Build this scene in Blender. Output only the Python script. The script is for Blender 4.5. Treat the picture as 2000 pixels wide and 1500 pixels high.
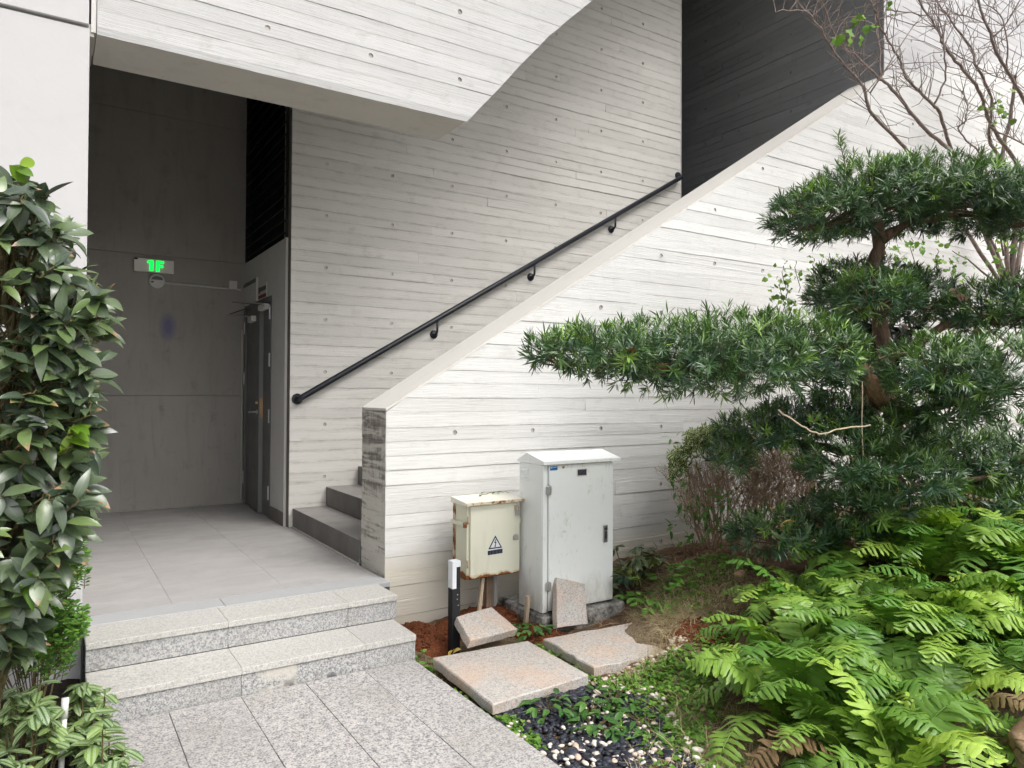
import bpy, math, random
import numpy as np
from mathutils import Vector, Matrix
from mathutils.geometry import tessellate_polygon

for o in list(bpy.data.objects): bpy.data.objects.remove(o)
S = bpy.context.scene
C = S.collection
RND = random.Random(7)
NP = np.random.default_rng(11)

# ------------------------------------------------------------------ camera
CAM_H, YAW, PITCH, ROLL, FPX = 1.3737, 0.57, 0.0128, 0.0051, 1411.83
cam = bpy.data.cameras.new('camera'); camo = bpy.data.objects.new('camera', cam); C.objects.link(camo)
cam.sensor_width = 36; cam.lens = FPX / 2000 * 36; cam.clip_start = 0.05; cam.clip_end = 600
camo.matrix_world = (Matrix.Translation((0, 0, CAM_H)) @ Matrix.Rotation(-YAW, 4, 'Z') @
                     Matrix.Rotation(math.pi / 2 + PITCH, 4, 'X') @ Matrix.Rotation(ROLL, 4, 'Z'))
S.camera = camo

# ------------------------------------------------------------------ world, sun, exposure
SUN_EL, SUN_AZ = math.radians(52), math.radians(158)      # azimuth clockwise from +Y
W = bpy.data.worlds.new('World'); S.world = W; W.use_nodes = True
nt = W.node_tree; nt.nodes.clear()
sky = nt.nodes.new('ShaderNodeTexSky'); sky.sky_type = 'NISHITA'; sky.sun_disc = False
sky.sun_elevation = SUN_EL; sky.sun_rotation = SUN_AZ; sky.air_density = 1.0; sky.dust_density = 4.0; sky.ozone_density = 1.0
hs = nt.nodes.new('ShaderNodeHueSaturation'); hs.inputs['Saturation'].default_value = 0.22
bg = nt.nodes.new('ShaderNodeBackground'); bg.inputs['Strength'].default_value = 0.12
wo = nt.nodes.new('ShaderNodeOutputWorld')
nt.links.new(sky.outputs[0], hs.inputs['Color']); nt.links.new(hs.outputs[0], bg.inputs[0]); nt.links.new(bg.outputs[0], wo.inputs[0])
sl = bpy.data.lights.new('sun', 'SUN'); sl.energy = 0.9; sl.angle = math.radians(35); sl.color = (1, 0.965, 0.92)
so = bpy.data.objects.new('sun', sl); C.objects.link(so)
sd = Vector((math.sin(SUN_AZ) * math.cos(SUN_EL), math.cos(SUN_AZ) * math.cos(SUN_EL), math.sin(SUN_EL)))
so.rotation_euler = (-sd).to_track_quat('-Z', 'Y').to_euler(); so.location = (2, -4, 9)
S.view_settings.view_transform = 'Standard'; S.view_settings.look = 'None'
S.view_settings.gamma = 1; S.view_settings.use_curve_mapping = False
S.view_settings.exposure = 1.0
S.render.engine = 'CYCLES'
S.cycles.use_denoising = True
S.cycles.max_bounces = 6; S.cycles.diffuse_bounces = 4; S.cycles.glossy_bounces = 2
S.cycles.use_adaptive_sampling = True; S.cycles.adaptive_threshold = 0.04; S.cycles.debug_use_spatial_splits = True
S.cycles.transmission_bounces = 4; S.cycles.transparent_max_bounces = 8
S.cycles.caustics_reflective = False; S.cycles.caustics_refractive = False

# ------------------------------------------------------------------ key measures (metres)
ZL, Z1 = .258, .126                 # landing level, lower step
YP, YI, YW, YB = 4.0825, 4.479, 6.0, 7.58
XL, XE, XR, XC, XD = .15, 1.7157, 1.703, 1.674, 7.08
ZTOP, SLOPE, SLOPE2, ZB = 1.265, .6217, .31, 3.13
RISE, TREAD = .159, .28

# ------------------------------------------------------------------ helpers
MATS = {}
class G:
    """small node-graph builder"""
    def __init__(s, name):
        m = bpy.data.materials.new(name); m.use_nodes = True; s.m = m; s.t = m.node_tree; s.t.nodes.clear(); MATS[name] = m
        s.out = s.n('ShaderNodeOutputMaterial'); s.b = s.n('ShaderNodeBsdfPrincipled'); s.l(s.b.outputs[0], s.out.inputs[0])
    def n(s, k, **kw):
        x = s.t.nodes.new(k)
        for a, v in kw.items(): setattr(x, a, v)
        return x
    def l(s, a, b): s.t.links.new(a, b)
    def put(s, sock, v):
        if hasattr(v, 'is_linked') or isinstance(v, bpy.types.NodeSocket): s.l(v, sock)
        else: sock.default_value = v
    def vec(s, scale=(1, 1, 1), rnd=0.0, src='Object', rot=(0, 0, 0)):
        tc = s.n('ShaderNodeTexCoord'); v = tc.outputs[src]
        if rnd:
            oi = s.n('ShaderNodeObjectInfo'); mu = s.n('ShaderNodeMath', operation='MULTIPLY'); s.l(oi.outputs['Random'], mu.inputs[0]); mu.inputs[1].default_value = rnd
            cb = s.n('ShaderNodeCombineXYZ'); [s.l(mu.outputs[0], cb.inputs[i]) for i in range(3)]
            ad = s.n('ShaderNodeVectorMath', operation='ADD'); s.l(v, ad.inputs[0]); s.l(cb.outputs[0], ad.inputs[1]); v = ad.outputs[0]
        mp = s.n('ShaderNodeMapping'); mp.inputs['Scale'].default_value = scale; mp.inputs['Rotation'].default_value = rot; s.l(v, mp.inputs[0])
        return mp.outputs[0]
    def noise(s, v, scale, detail=4, rough=.55, dist=0):
        x = s.n('ShaderNodeTexNoise'); s.l(v, x.inputs['Vector']); x.inputs['Scale'].default_value = scale; x.inputs['Detail'].default_value = detail
        x.inputs['Roughness'].default_value = rough; x.inputs['Distortion'].default_value = dist; return x.outputs['Fac']
    def voro(s, v, scale, feat='F1', out='Distance'):
        x = s.n('ShaderNodeTexVoronoi', feature=feat); s.l(v, x.inputs['Vector']); x.inputs['Scale'].default_value = scale; return x.outputs[out]
    def ramp(s, f, stops, interp='LINEAR'):
        x = s.n('ShaderNodeValToRGB'); x.color_ramp.interpolation = interp; e = x.color_ramp.elements
        while len(e) > 1: e.remove(e[-1])
        for i, (p, c) in enumerate(stops):
            c = (c, c, c, 1) if not hasattr(c, '__len__') else (*c[:3], 1)
            if i == 0: e[0].position = p; e[0].color = c
            else: k = e.new(p); k.color = c
        s.l(f, x.inputs[0]); return x.outputs[0]
    def mix(s, f, a, b, mode='MIX'):
        x = s.n('ShaderNodeMix', data_type='RGBA', blend_type=mode)
        for i, v in ((0, f), (6, a), (7, b)):
            if isinstance(v, bpy.types.NodeSocket): s.l(v, x.inputs[i])
            else: x.inputs[i].default_value = v if i == 0 else ((*v[:3], 1) if hasattr(v, '__len__') else (v, v, v, 1))
        return x.outputs[2]
    def math(s, op, a, b=0.0, clamp=False):
        x = s.n('ShaderNodeMath', operation=op, use_clamp=clamp)
        for i, v in ((0, a), (1, b)):
            if isinstance(v, bpy.types.NodeSocket): s.l(v, x.inputs[i])
            else: x.inputs[i].default_value = v
        return x.outputs[0]
    def xyz(s, v): 
        x = s.n('ShaderNodeSeparateXYZ'); s.l(v, x.inputs[0]); return x.outputs
    def rnd(s): return s.n('ShaderNodeObjectInfo').outputs['Random']
    def attr(s, name): return s.n('ShaderNodeAttribute', attribute_name=name).outputs['Fac']
    def bump(s, h, strength=.4, dist=.01, prev=None):
        x = s.n('ShaderNodeBump'); x.inputs['Strength'].default_value = strength; x.inputs['Distance'].default_value = dist; s.l(h, x.inputs['Height'])
        if prev: s.l(prev, x.inputs['Normal'])
        return x.outputs[0]
    def done(s, col, rough=.8, normal=None, spec=.3, metal=0.0, transl=None):
        col_s = s.b.inputs['Base Color']
        if isinstance(col, bpy.types.NodeSocket): s.l(col, col_s)
        else: col_s.default_value = (*col[:3], 1)
        s.put(s.b.inputs['Roughness'], rough); s.b.inputs['Specular IOR Level'].default_value = spec; s.b.inputs['Metallic'].default_value = metal
        if normal: s.l(normal, s.b.inputs['Normal'])
        if transl:
            tr = s.n('ShaderNodeBsdfTranslucent'); mx = s.n('ShaderNodeMixShader'); mx.inputs[0].default_value = transl
            tc = s.mix(1.0, col, (1.0, 1.05, .45), 'MULTIPLY'); s.l(tc, tr.inputs[0])
            s.l(s.b.outputs[0], mx.inputs[1]); s.l(tr.outputs[0], mx.inputs[2]); s.l(mx.outputs[0], s.out.inputs[0])
        return s.m

def mesh(name, verts, faces, mat=None, smooth=False, uvs=None):
    me = bpy.data.meshes.new(name); me.from_pydata([tuple(v) for v in verts], [], faces); me.update()
    if mat: me.materials.append(MATS[mat] if isinstance(mat, str) else mat)
    if smooth: me.polygons.foreach_set('use_smooth', [True] * len(me.polygons))
    return me
def link(name, me, parent=None, loc=None, rot=None, scale=None):
    o = bpy.data.objects.new(name, me); C.objects.link(o)
    if parent is not None: o.parent = parent
    if loc is not None: o.location = loc
    if rot is not None: o.rotation_euler = rot
    if scale is not None: o.scale = (scale,) * 3 if not hasattr(scale, '__len__') else scale
    return o
def tag(o, label, cat=None, group=None, kind=None):
    if label: o['label'] = label
    if cat: o['category'] = cat
    if group: o['group'] = group
    if kind: o['kind'] = kind
    return o
def empty(name, loc, label, cat, group=None):
    o = bpy.data.objects.new(name, None); o.empty_display_size = .1; C.objects.link(o); o.location = loc
    return tag(o, label, cat, group)
class MB:
    """collects plain shapes into one mesh (world coordinates)"""
    def __init__(s): s.v = []; s.f = []
    def add(s, v, f):
        k = len(s.v); s.v += [tuple(p) for p in v]; s.f += [[i + k for i in q] for q in f]; return s
    def box(s, x0, x1, y0, y1, z0, z1, b=0.0):
        if b <= 0:
            v = [(x, y, z) for x in (x0, x1) for y in (y0, y1) for z in (z0, z1)]
            return s.add(v, [(0, 1, 3, 2), (4, 6, 7, 5), (0, 4, 5, 1), (2, 3, 7, 6), (0, 2, 6, 4), (1, 5, 7, 3)])
        # box with chamfered edges
        v = []; idx = {}
        for i, (sx, x) in enumerate(((1, x0), (-1, x1))):
            for j, (sy, y) in enumerate(((1, y0), (-1, y1))):
                for k, (sz, z) in enumerate(((1, z0), (-1, z1))):
                    idx[(i, j, k)] = len(v)
                    v += [(x, y + sy * b, z + sz * b), (x + sx * b, y, z + sz * b), (x + sx * b, y + sy * b, z)]
        q = lambda i, j, k, a: idx[(i, j, k)] + a
        f = []
        for i in (0, 1): r = [q(i, 0, 0, 0), q(i, 0, 1, 0), q(i, 1, 1, 0), q(i, 1, 0, 0)]; f.append(r if i == 0 else r[::-1])
        for j in (0, 1): r = [q(0, j, 0, 1), q(1, j, 0, 1), q(1, j, 1, 1), q(0, j, 1, 1)]; f.append(r if j == 0 else r[::-1])
        for k in (0, 1): r = [q(0, 0, k, 2), q(0, 1, k, 2), q(1, 1, k, 2), q(1, 0, k, 2)]; f.append(r if k == 0 else r[::-1])
        for i in (0, 1):
            for j in (0, 1): f.append([q(i, j, 0, 0), q(i, j, 1, 0), q(i, j, 1, 1), q(i, j, 0, 1)])
            for k in (0, 1): f.append([q(i, 0, k, 0), q(i, 1, k, 0), q(i, 1, k, 2), q(i, 0, k, 2)])
        for j in (0, 1):
            for k in (0, 1): f.append([q(0, j, k, 1), q(1, j, k, 1), q(1, j, k, 2), q(0, j, k, 2)])
        for i in (0, 1):
            for j in (0, 1):
                for k in (0, 1): f.append([q(i, j, k, 0), q(i, j, k, 1), q(i, j, k, 2)])
        return s.add(v, f)
    def prism(s, poly, y0, y1, plane='Y'):
        n = len(poly); mk = (lambda a, z, d: (a, d, z)) if plane == 'Y' else (lambda a, z, d: (d, a, z))
        v = [mk(a, z, y0) for a, z in poly] + [mk(a, z, y1) for a, z in poly]
        return s.add(v, [list(range(n)), list(range(2 * n - 1, n - 1, -1))] + [[i, i + n, (i + 1) % n + n, (i + 1) % n] for i in range(n)])
    def tube(s, pts, rad, sides=8, caps=True):
        pts = [Vector(p) for p in pts]; n = len(pts)
        if not hasattr(rad, '__len__'): rad = [rad] * n
        if len(rad) != n: rad = list(np.interp(np.linspace(0, 1, n), np.linspace(0, 1, len(rad)), rad))
        k = len(s.v); ref = None
        for i, p in enumerate(pts):
            t = (pts[min(i + 1, n - 1)] - pts[max(i - 1, 0)]).normalized()
            if ref is None: ref = t.orthogonal().normalized()
            ref = (ref - t * ref.dot(t)); ref = ref.normalized() if ref.length > 1e-6 else t.orthogonal().normalized()
            bn = t.cross(ref)
            for j in range(sides):
                a = 2 * math.pi * j / sides; s.v.append(tuple(p + (ref * math.cos(a) + bn * math.sin(a)) * rad[i]))
        for i in range(n - 1):
            for j in range(sides):
                j2 = (j + 1) % sides; s.f.append([k + i * sides + j, k + i * sides + j2, k + (i + 1) * sides + j2, k + (i + 1) * sides + j])
        if caps:
            s.f.append([k + j for j in range(sides)][::-1]); s.f.append([k + (n - 1) * sides + j for j in range(sides)])
        return s
    def disc(s, c, nrm, r0, r1, depth, sides=16):
        n = Vector(nrm).normalized(); c = Vector(c)
        return s.tube([c, c + n * depth], [r0, r1], sides)
    def build(s, name, mat, parent=None, smooth=False):
        return link(name, mesh(name, s.v, s.f, mat, smooth), parent)
def B(x0, x1, y0, y1, z0, z1, name, mat, parent=None, b=0.0): return MB().box(x0, x1, y0, y1, z0, z1, b).build(name, mat, parent)
def sstep(a, b, x):
    t = np.clip((np.asarray(x, float) - a) / (b - a), 0, 1); return t * t * (3 - 2 * t)

# ------------------------------------------------------------------ materials
def concrete(name, col, var=.10, grain=(1.3, 1.3, 42), stain=.35, stain_col=None, rnd=23.0, bump=.35, rough=.85, tone=.12, foot=False, smear=0.0):
    g = G(name); v = g.vec((1, 1, 1), rnd=rnd); w = g.vec((1, 1, 1)); gv = g.vec(grain, rnd=rnd)
    fine = g.noise(gv, 2.2, 3, .6, 1.2)
    big = g.noise(w, .9, 3, .6); mid = g.noise(v, 7, 3, .65)
    base = g.ramp(g.rnd(), [(0, [c * (1 - tone) for c in col]), (1, [min(1, c * (1 + tone)) for c in col])])
    c1 = g.mix(g.ramp(big, [(.35, 0), (.7, var * 2)]), base, [c * .72 for c in col])
    c2 = g.mix(g.ramp(fine, [(.3, stain * .55), (.48, 0)]), c1, [c * .62 for c in col])
    sm = g.math('MULTIPLY', g.ramp(mid, [(.56, 0), (.72, stain)]), g.ramp(fine, [(.4, 1), (.6, .25)]))
    c3 = g.mix(sm, c2, stain_col or [c * .55 * k for c, k in zip(col, (1.03, 1, .93))])
    pits = g.ramp(g.voro(v, 38), [(.0, 1), (.05, 0)])
    pm = g.math('MULTIPLY', pits, g.ramp(g.noise(v, 9, 2), [(.56, 0), (.62, 1)]))
    c4 = g.mix(g.math('MULTIPLY', pm, .55), c3, [c * .4 for c in col])
    if smear:
        ac = g.attr('across'); sn = g.noise(g.vec((2.2, 2.2, 5), rnd=rnd), 2.0, 4, .65, .4); sn2 = g.noise(g.vec((14, 14, 60), rnd=rnd), 1.5, 3, .6)
        jf = g.ramp(ac, [(0, .75), (.10, .25), (.32, 0), (.72, 0), (.93, .45), (1, .9)]); sv = g.math('MULTIPLY', g.math('MULTIPLY', jf, g.ramp(sn, [(.40, 0), (.66, 1)])), g.ramp(sn2, [(.30, .35), (.6, 1)]))
        c4 = g.mix(g.math('MULTIPLY', sv, smear), c4, [c * .42 * k for c, k in zip(col, (1.03, 1, .92))])
    if foot:
        zz_ = g.xyz(w)[2]; fm = g.math('MULTIPLY', g.ramp(g.math('ADD', zz_, g.math('MULTIPLY', big, -.5)), [(-.25, .5), (.18, 0)]), 1.0); c4 = g.mix(fm, c4, (.52, .45, .31))
    h = g.math('ADD', g.math('MULTIPLY', fine, .8), g.math('ADD', g.math('MULTIPLY', mid, .5), g.math('MULTIPLY', pm, -1.2)))
    return g.done(c4, rough, g.bump(h, bump, .012), .25)
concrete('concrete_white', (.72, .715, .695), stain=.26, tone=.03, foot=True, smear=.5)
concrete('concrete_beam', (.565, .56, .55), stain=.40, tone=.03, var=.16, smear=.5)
concrete('concrete_upper', (.60, .595, .60), stain=.35, tone=.04, var=.12, smear=.8)
concrete('concrete_inner', (.71, .69, .645), stain=.35, tone=.05, var=.16, smear=.9)
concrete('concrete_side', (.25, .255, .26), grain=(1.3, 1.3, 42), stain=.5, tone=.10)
concrete('concrete_core', (.52, .50, .46), stain=.3)
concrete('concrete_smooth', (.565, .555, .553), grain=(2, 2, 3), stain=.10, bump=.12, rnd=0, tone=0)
concrete('concrete_soffit', (.66, .63, .58), grain=(2, 3, 3), stain=.3, bump=.12, rnd=0, tone=0)
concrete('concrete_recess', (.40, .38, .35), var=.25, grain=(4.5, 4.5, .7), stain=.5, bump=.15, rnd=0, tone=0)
concrete('concrete_coping', (.70, .675, .63), grain=(2, 2, 3), stain=.12, bump=.15, rnd=0, tone=0)
concrete('tie_cup', (.54, .52, .48), grain=(9, 9, 9), stain=.5, bump=.3, tone=.25)

g = G('concrete_end'); v = g.vec(); gv = g.vec((1, 3, 40)); z = g.xyz(v)[2]
fine = g.noise(gv, 2, 4, .6, 1.5); n1 = g.noise(g.vec((2, 2.2, 15)), 1.35, 4, .6, .6); n2 = g.noise(g.vec((6, 26, 7)), 1.2, 4, .7)
band = g.ramp(z, [(.0, -.16), (.62, -.10), (.80, .04), (1.0, .10), (1.2, .06)])
st = g.ramp(g.math('ADD', g.math('ADD', g.math('MULTIPLY', n1, .72), g.math('MULTIPLY', n2, .28)), band), [(.53, 0), (.64, .75)])
c = g.mix(st, g.mix(g.ramp(fine, [(.3, .5), (.55, 0)]), (.62, .60, .54), (.46, .44, .39)), (.115, .095, .075))
g.done(c, .9, g.bump(g.math('ADD', fine, n2), .4, .01), .2)

def granite(name, stops, scale=150, rough=.7, dirt=.25, dirt_col=(.28, .26, .22), warm=0.0, bump=.25):
    g = G(name); v = g.vec(rnd=9.0); n1 = g.noise(v, scale, 2, .6); n2 = g.noise(v, scale * .45, 2, .5)
    n = g.math('ADD', g.math('MULTIPLY', n1, .65), g.math('MULTIPLY', n2, .35))
    c = g.ramp(n, stops); d = g.noise(v, 2.4, 6, .65)
    c = g.mix(g.ramp(d, [(.48, 0), (.75, dirt)]), c, dirt_col)
    c = g.mix(g.math('MULTIPLY', g.rnd(), .22), c, (.30, .30, .315))
    if warm: c = g.mix(g.ramp(g.noise(v, 5, 4, .6), [(.45, 0), (.72, warm)]), c, (.62, .40, .27))
    return g.done(c, rough, g.bump(n, bump, .004), .35)
granite('granite_riser', [(.32, (.14, .145, .15)), (.44, (.27, .275, .28)), (.54, (.47, .465, .45)), (.68, (.62, .60, .57))], 140, dirt=.45)
granite('granite_tread', [(.32, (.28, .275, .265)), (.46, (.47, .46, .43)), (.6, (.60, .58, .545))], 150, dirt=.2, dirt_col=(.36, .34, .31))
granite('granite_paver', [(.35, (.15, .145, .15)), (.44, (.29, .28, .28)), (.53, (.50, .475, .455)), (.68, (.65, .61, .575))], 120, dirt=.4, bump=.5)
granite('granite_slab', [(.36, (.24, .23, .22)), (.46, (.44, .415, .385)), (.56, (.56, .52, .475)), (.68, (.66, .61, .55))], 150, warm=.5, dirt=.3, dirt_col=(.40, .26, .17), bump=.4)

g = G('granite_patched'); v = g.vec(); n = g.math('ADD', g.math('MULTIPLY', g.noise(v, 140, 2, .6), .65), g.math('MULTIPLY', g.noise(v, 63, 2, .5), .35))
c = g.ramp(n, [(.32, (.13, .135, .14)), (.44, (.26, .265, .27)), (.54, (.46, .455, .44)), (.68, (.60, .585, .555))])
x, y, z = g.xyz(v)
m = g.math('MULTIPLY', g.ramp(x, [(.80, 0), (.86, 1), (1.22, 1), (1.30, 0)]), g.ramp(g.noise(g.vec((5, 5, 14)), 1.6, 5, .65), [(.40, 0), (.52, 1)]))
c = g.mix(g.math('MULTIPLY', m, .75), c, (.56, .53, .47))
m2 = g.math('MULTIPLY', g.ramp(z, [(.0, 1), (.055, 0)]), g.ramp(g.noise(g.vec((9, 9, 9)), 1.3, 4), [(.52, 0), (.62, 1)]))
c = g.mix(g.math('MULTIPLY', m2, .8), c, (.07, .07, .08))
g.done(c, .75, g.bump(n, .3, .004), .3)

def tile(name, col, rough=.5, amt=.25):
    g = G(name); v = g.vec(rnd=5.0); n = g.noise(g.vec((1.6, 2.4, 2.4), rnd=5.0), 2.0, 5, .6, .5); f = g.noise(v, 60, 3)
    c = g.mix(g.ramp(n, [(.35, 0), (.75, amt)]), col, [k * .6 for k in col]); c = g.mix(g.ramp(f, [(.3, .12), (.6, 0)]), c, [k * .5 for k in col])
    return g.done(c, g.ramp(n, [(.3, rough - .08), (.7, rough + .15)]), g.bump(g.math('ADD', n, g.math('MULTIPLY', f, .2)), .12, .01), .4)
tile('floor_tile', (.46, .445, .435), .5, .5); tile('threshold_stone', (.43, .435, .44), .6, .2); tile('riser_tile', (.175, .165, .155), .6, .4); tile('tread_tile', (.34, .325, .31), .55, .4)

def paint(name, col, rough=.45, metal=0.0, spec=.4, dirt=.12, bumpy=.05):
    g = G(name); v = g.vec(rnd=7.0); n = g.noise(v, 6, 6, .65); c = g.mix(g.ramp(n, [(.45, 0), (.75, dirt)]), col, [k * .55 for k in col])
    return g.done(c, g.ramp(n, [(.3, rough), (.75, min(1, rough + .2))]), g.bump(g.noise(v, 40, 2), bumpy, .004), spec, metal)
paint('rail_black', (.012, .015, .022), .35, spec=.5); paint('door_grey', (.16, .165, .165), .45); paint('door_edge', (.20, .205, .20), .4)
paint('panel_grey', (.60, .60, .585), .55); paint('louvre_black', (.010, .010, .013), .5, dirt=.3); paint('trim_light', (.62, .60, .57), .5)
paint('pilaster', (.185, .17, .145), .8, dirt=.4); paint('steel', (.55, .55, .56), .28, 1.0); paint('plastic_white', (.66, .655, .63), .4)
paint('brass', (.42, .28, .16), .35, .9); paint('bollard_black', (.014, .015, .018), .5, dirt=.0); paint('black_plastic', (.012, .012, .014), .4)
paint('label_blue', (.015, .16, .42), .45); paint('label_black', (.012, .013, .02), .4); paint('label_white', (.74, .75, .78), .45); paint('ink_grey', (.10, .11, .14), .5)
paint('red_print', (.24, .03, .04), .5); paint('sign_plate', (.60, .585, .53), .32, .35); paint('lamp_white', (.80, .82, .86), .35); paint('pipe_grey', (.36, .35, .33), .5)
paint('pipe_white', (.72, .71, .68), .4); paint('lens_dark', (.06, .06, .06), .2); paint('caulk', (.52, .50, .46), .8)

g = G('paint_pale'); v = g.vec(); x, y, z = g.xyz(v)
n = g.noise(v, 5, 5, .6); sc = g.noise(g.vec((26, 26, 9)), 1.4, 4, .7, .8); area = g.noise(v, 4.2, 2)
m = g.math('MULTIPLY', g.ramp(sc, [(.58, 0), (.66, 1)]), g.ramp(area, [(.46, 0), (.58, 1)]))
c = g.mix(g.ramp(n, [(.4, 0), (.8, .18)]), (.82, .845, .835), (.70, .72, .70)); c = g.mix(g.math('MULTIPLY', m, .45), c, (.46, .41, .30)); mud = g.math('MULTIPLY', g.ramp(g.math('ADD', z, g.math('MULTIPLY', n, .16)), [(.14, .65), (.34, 0)]), g.ramp(sc, [(.35, .3), (.6, 1)])); c = g.mix(mud, c, (.46, .40, .30))
g.done(c, g.ramp(n, [(.3, .42), (.7, .58)]), g.bump(g.noise(v, 9, 2), .04, .01), .4)

def rusty(name, col, lo, hi, axis, base=.0, amt=1.0, scale=14):
    g = G(name); v = g.vec(); s = g.xyz(v)[axis]; n = g.noise(v, scale, 6, .7); n2 = g.noise(v, 60, 3, .6)
    ed = g.ramp(s, [(0, 0), (1, 1)]) if False else g.math('DIVIDE', g.math('SUBTRACT', s, lo), hi - lo, True)
    f = g.math('ADD', g.math('MULTIPLY', ed, amt), g.math('SUBTRACT', n, .5)); 
    m = g.ramp(f, [(.58 - base, 0), (.66 - base, 1)])
    halo = g.ramp(f, [(.40 - base, 0), (.66 - base, .75)])
    dirt = g.noise(g.vec((9, 9, 1.6)), 2.0, 4, .6)
    c = g.mix(g.ramp(dirt, [(.5, 0), (.8, .25)]), col, (.40, .34, .20)); c = g.mix(halo, c, (.50, .33, .13))
    r = g.mix(n2, (.07, .028, .014), (.34, .13, .04)); c = g.mix(m, c, r)
    return g.done(c, g.mix(m, .5, .95), g.bump(g.math('MULTIPLY', m, n2), .5, .006), .35)
rusty('cream_body', (.66, .65, .51), .34, .262, 2); rusty('cream_door', (.72, .715, .59), .325, .268, 2, amt=.8); rusty('cream_lid', (.78, .76, .66), 3.76, 3.728, 1, amt=.55, base=.02, scale=34)
rusty('rust', (.5, .4, .3), 10, -10, 2, amt=0, base=.6); rusty('rust_patch', (.64, .635, .50), 10, -10, 2, amt=0, base=.12, scale=40)

def emit(name, col, st):
    g = G(name); g.b.inputs['Emission Color'].default_value = (*col, 1); g.b.inputs['Emission Strength'].default_value = st; return g.done(col, .4)
emit('sign_green', (0.0, .85, .06), 1.1)

def wood(name, a, b, scale=(14, 14, 1.6), bump=.5):
    g = G(name); v = g.vec(scale, rnd=3.0); n = g.noise(v, 3, 6, .65, .6); f = g.noise(g.vec(rnd=3.0), 45, 3)
    return g.done(g.mix(g.ramp(n, [(.3, 0), (.7, 1)]), a, b), .85, g.bump(g.math('ADD', n, g.math('MULTIPLY', f, .4)), bump, .02), .2)
wood('bark_brown', (.085, .055, .040), (.22, .15, .105)); wood('bark_grey', (.11, .082, .072), (.32, .26, .23)); wood('bark_light', (.17, .10, .06), (.36, .24, .15)); wood('twig_dry', (.26, .17, .11), (.52, .38, .26)); wood('stem_green', (.09, .075, .035), (.20, .16, .08))
wood('stake_wood', (.30, .22, .15), (.55, .45, .34)); wood('stake_dark', (.09, .06, .045), (.30, .21, .15)); wood('twine', (.50, .40, .27), (.62, .52, .38), bump=.1)

def leafmat(name, dark, light, rough=.38, spec=.5, transl=.18, src='attr', extra=None, bump=True):
    g = G(name); r = g.attr('tint') if src == 'attr' else g.rnd()
    c = g.mix(g.ramp(r, [(0, 0), (.72, .45), (.93, .75), (1, 1)]), dark, light)
    if extra: c = extra(g, c, r)
    return g.done(c, rough, None, spec, 0, transl)
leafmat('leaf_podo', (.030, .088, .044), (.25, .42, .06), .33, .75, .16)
leafmat('leaf_camellia', (.010, .028, .014), (.05, .11, .03), .3, .6, .1)
leafmat('leaf_box', (.06, .17, .03), (.22, .44, .07), .35, .5, .25)
leafmat('leaf_weed', (.09, .21, .03), (.28, .48, .08), .5, .3, .3)
leafmat('leaf_ivy', (.07, .17, .03), (.30, .46, .08), .45, .4, .35)
leafmat('leaf_dark', (.015, .035, .025), (.06, .10, .04), .35, .5, .15)
leafmat('grass_dry', (.36, .28, .16), (.74, .64, .42), .9, .1, .2)
leafmat('litter', (.16, .09, .055), (.44, .30, .19), .95, .1, .05)
leafmat('leaf_dead', (.22, .11, .05), (.55, .33, .14), .8, .2, .15, src='rnd')
leafmat('frond_dead', (.26, .17, .09), (.50, .38, .23), .85, .15, .2, src='rnd')
leafmat('leaf_yellow', (.55, .36, .07), (.62, .48, .16), .6, .3, .2, src='rnd')
leafmat('petal_pink', (.78, .50, .50), (.86, .68, .66), .6, .2, .3, src='rnd')
def variegate(g, c, r):
    uv = g.n('ShaderNodeUVMap').outputs[0]; u = g.xyz(uv)[0]
    return g.mix(g.ramp(g.math('ABSOLUTE', g.math('SUBTRACT', u, .5)), [(.16, 0), (.26, 1)]), c, (.66, .68, .42))
leafmat('leaf_variegated', (.05, .11, .03), (.16, .24, .06), .5, .3, .25, extra=variegate)
def fernx(g, c, r):
    n = g.noise(g.vec((1, 1, 1), rnd=9.0), 9, 4, .7); c = g.mix(g.ramp(n, [(.4, 0), (.7, .55)]), c, (.11, .24, .04)); return g.mix(g.ramp(n, [(.68, 0), (.76, .5)]), c, (.42, .36, .10))
leafmat('leaf_fern', (.115, .265, .042), (.50, .69, .11), .38, .5, .28, src='rnd', extra=fernx)
def osmx(g, c, r):
    uv = g.n('ShaderNodeUVMap').outputs[0]; u, v, _ = g.xyz(uv)
    mid = g.ramp(g.math('ABSOLUTE', g.math('SUBTRACT', u, .5)), [(.0, .55), (.045, 0)])
    c = g.mix(mid, c, (.16, .22, .07))
    n = g.noise(g.vec((9, 9, 9), rnd=31.0), 2.0, 4)
    tip = g.math('MULTIPLY', g.ramp(g.math('ADD', v, g.math('MULTIPLY', g.math('SUBTRACT', n, .5), .5)), [(.82, 0), (.88, 1)]), g.ramp(g.math('FRACT', g.math('MULTIPLY', r, 17.3)), [(.84, 0), (.88, .85)]))
    return g.mix(tip, c, (.40, .22, .12))
for nm, src in (('leaf_osmanthus', 'rnd'), ('leaf_osmanthus_mass', 'attr')):
    leafmat(nm, (.054, .080, .056), (.16, .24, .07), .33, 1.0, .10, src=src, extra=osmx)
def pilx(g, c, r):
    uv = g.n('ShaderNodeUVMap').outputs[0]; u, v, _ = g.xyz(uv)
    a = g.math('ABSOLUTE', g.math('SUBTRACT', u, .5))
    s = g.ramp(a, [(.05, 0), (.10, 1), (.27, 1), (.33, .1), (.40, .35), (.46, 0)])
    bl = g.ramp(g.noise(g.vec((1, 1, 1), rnd=13.0), 70, 2), [(.40, .1), (.54, 1)])
    return g.mix(g.math('MULTIPLY', g.math('MULTIPLY', s, bl), .75), c, (.56, .66, .42))
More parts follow.
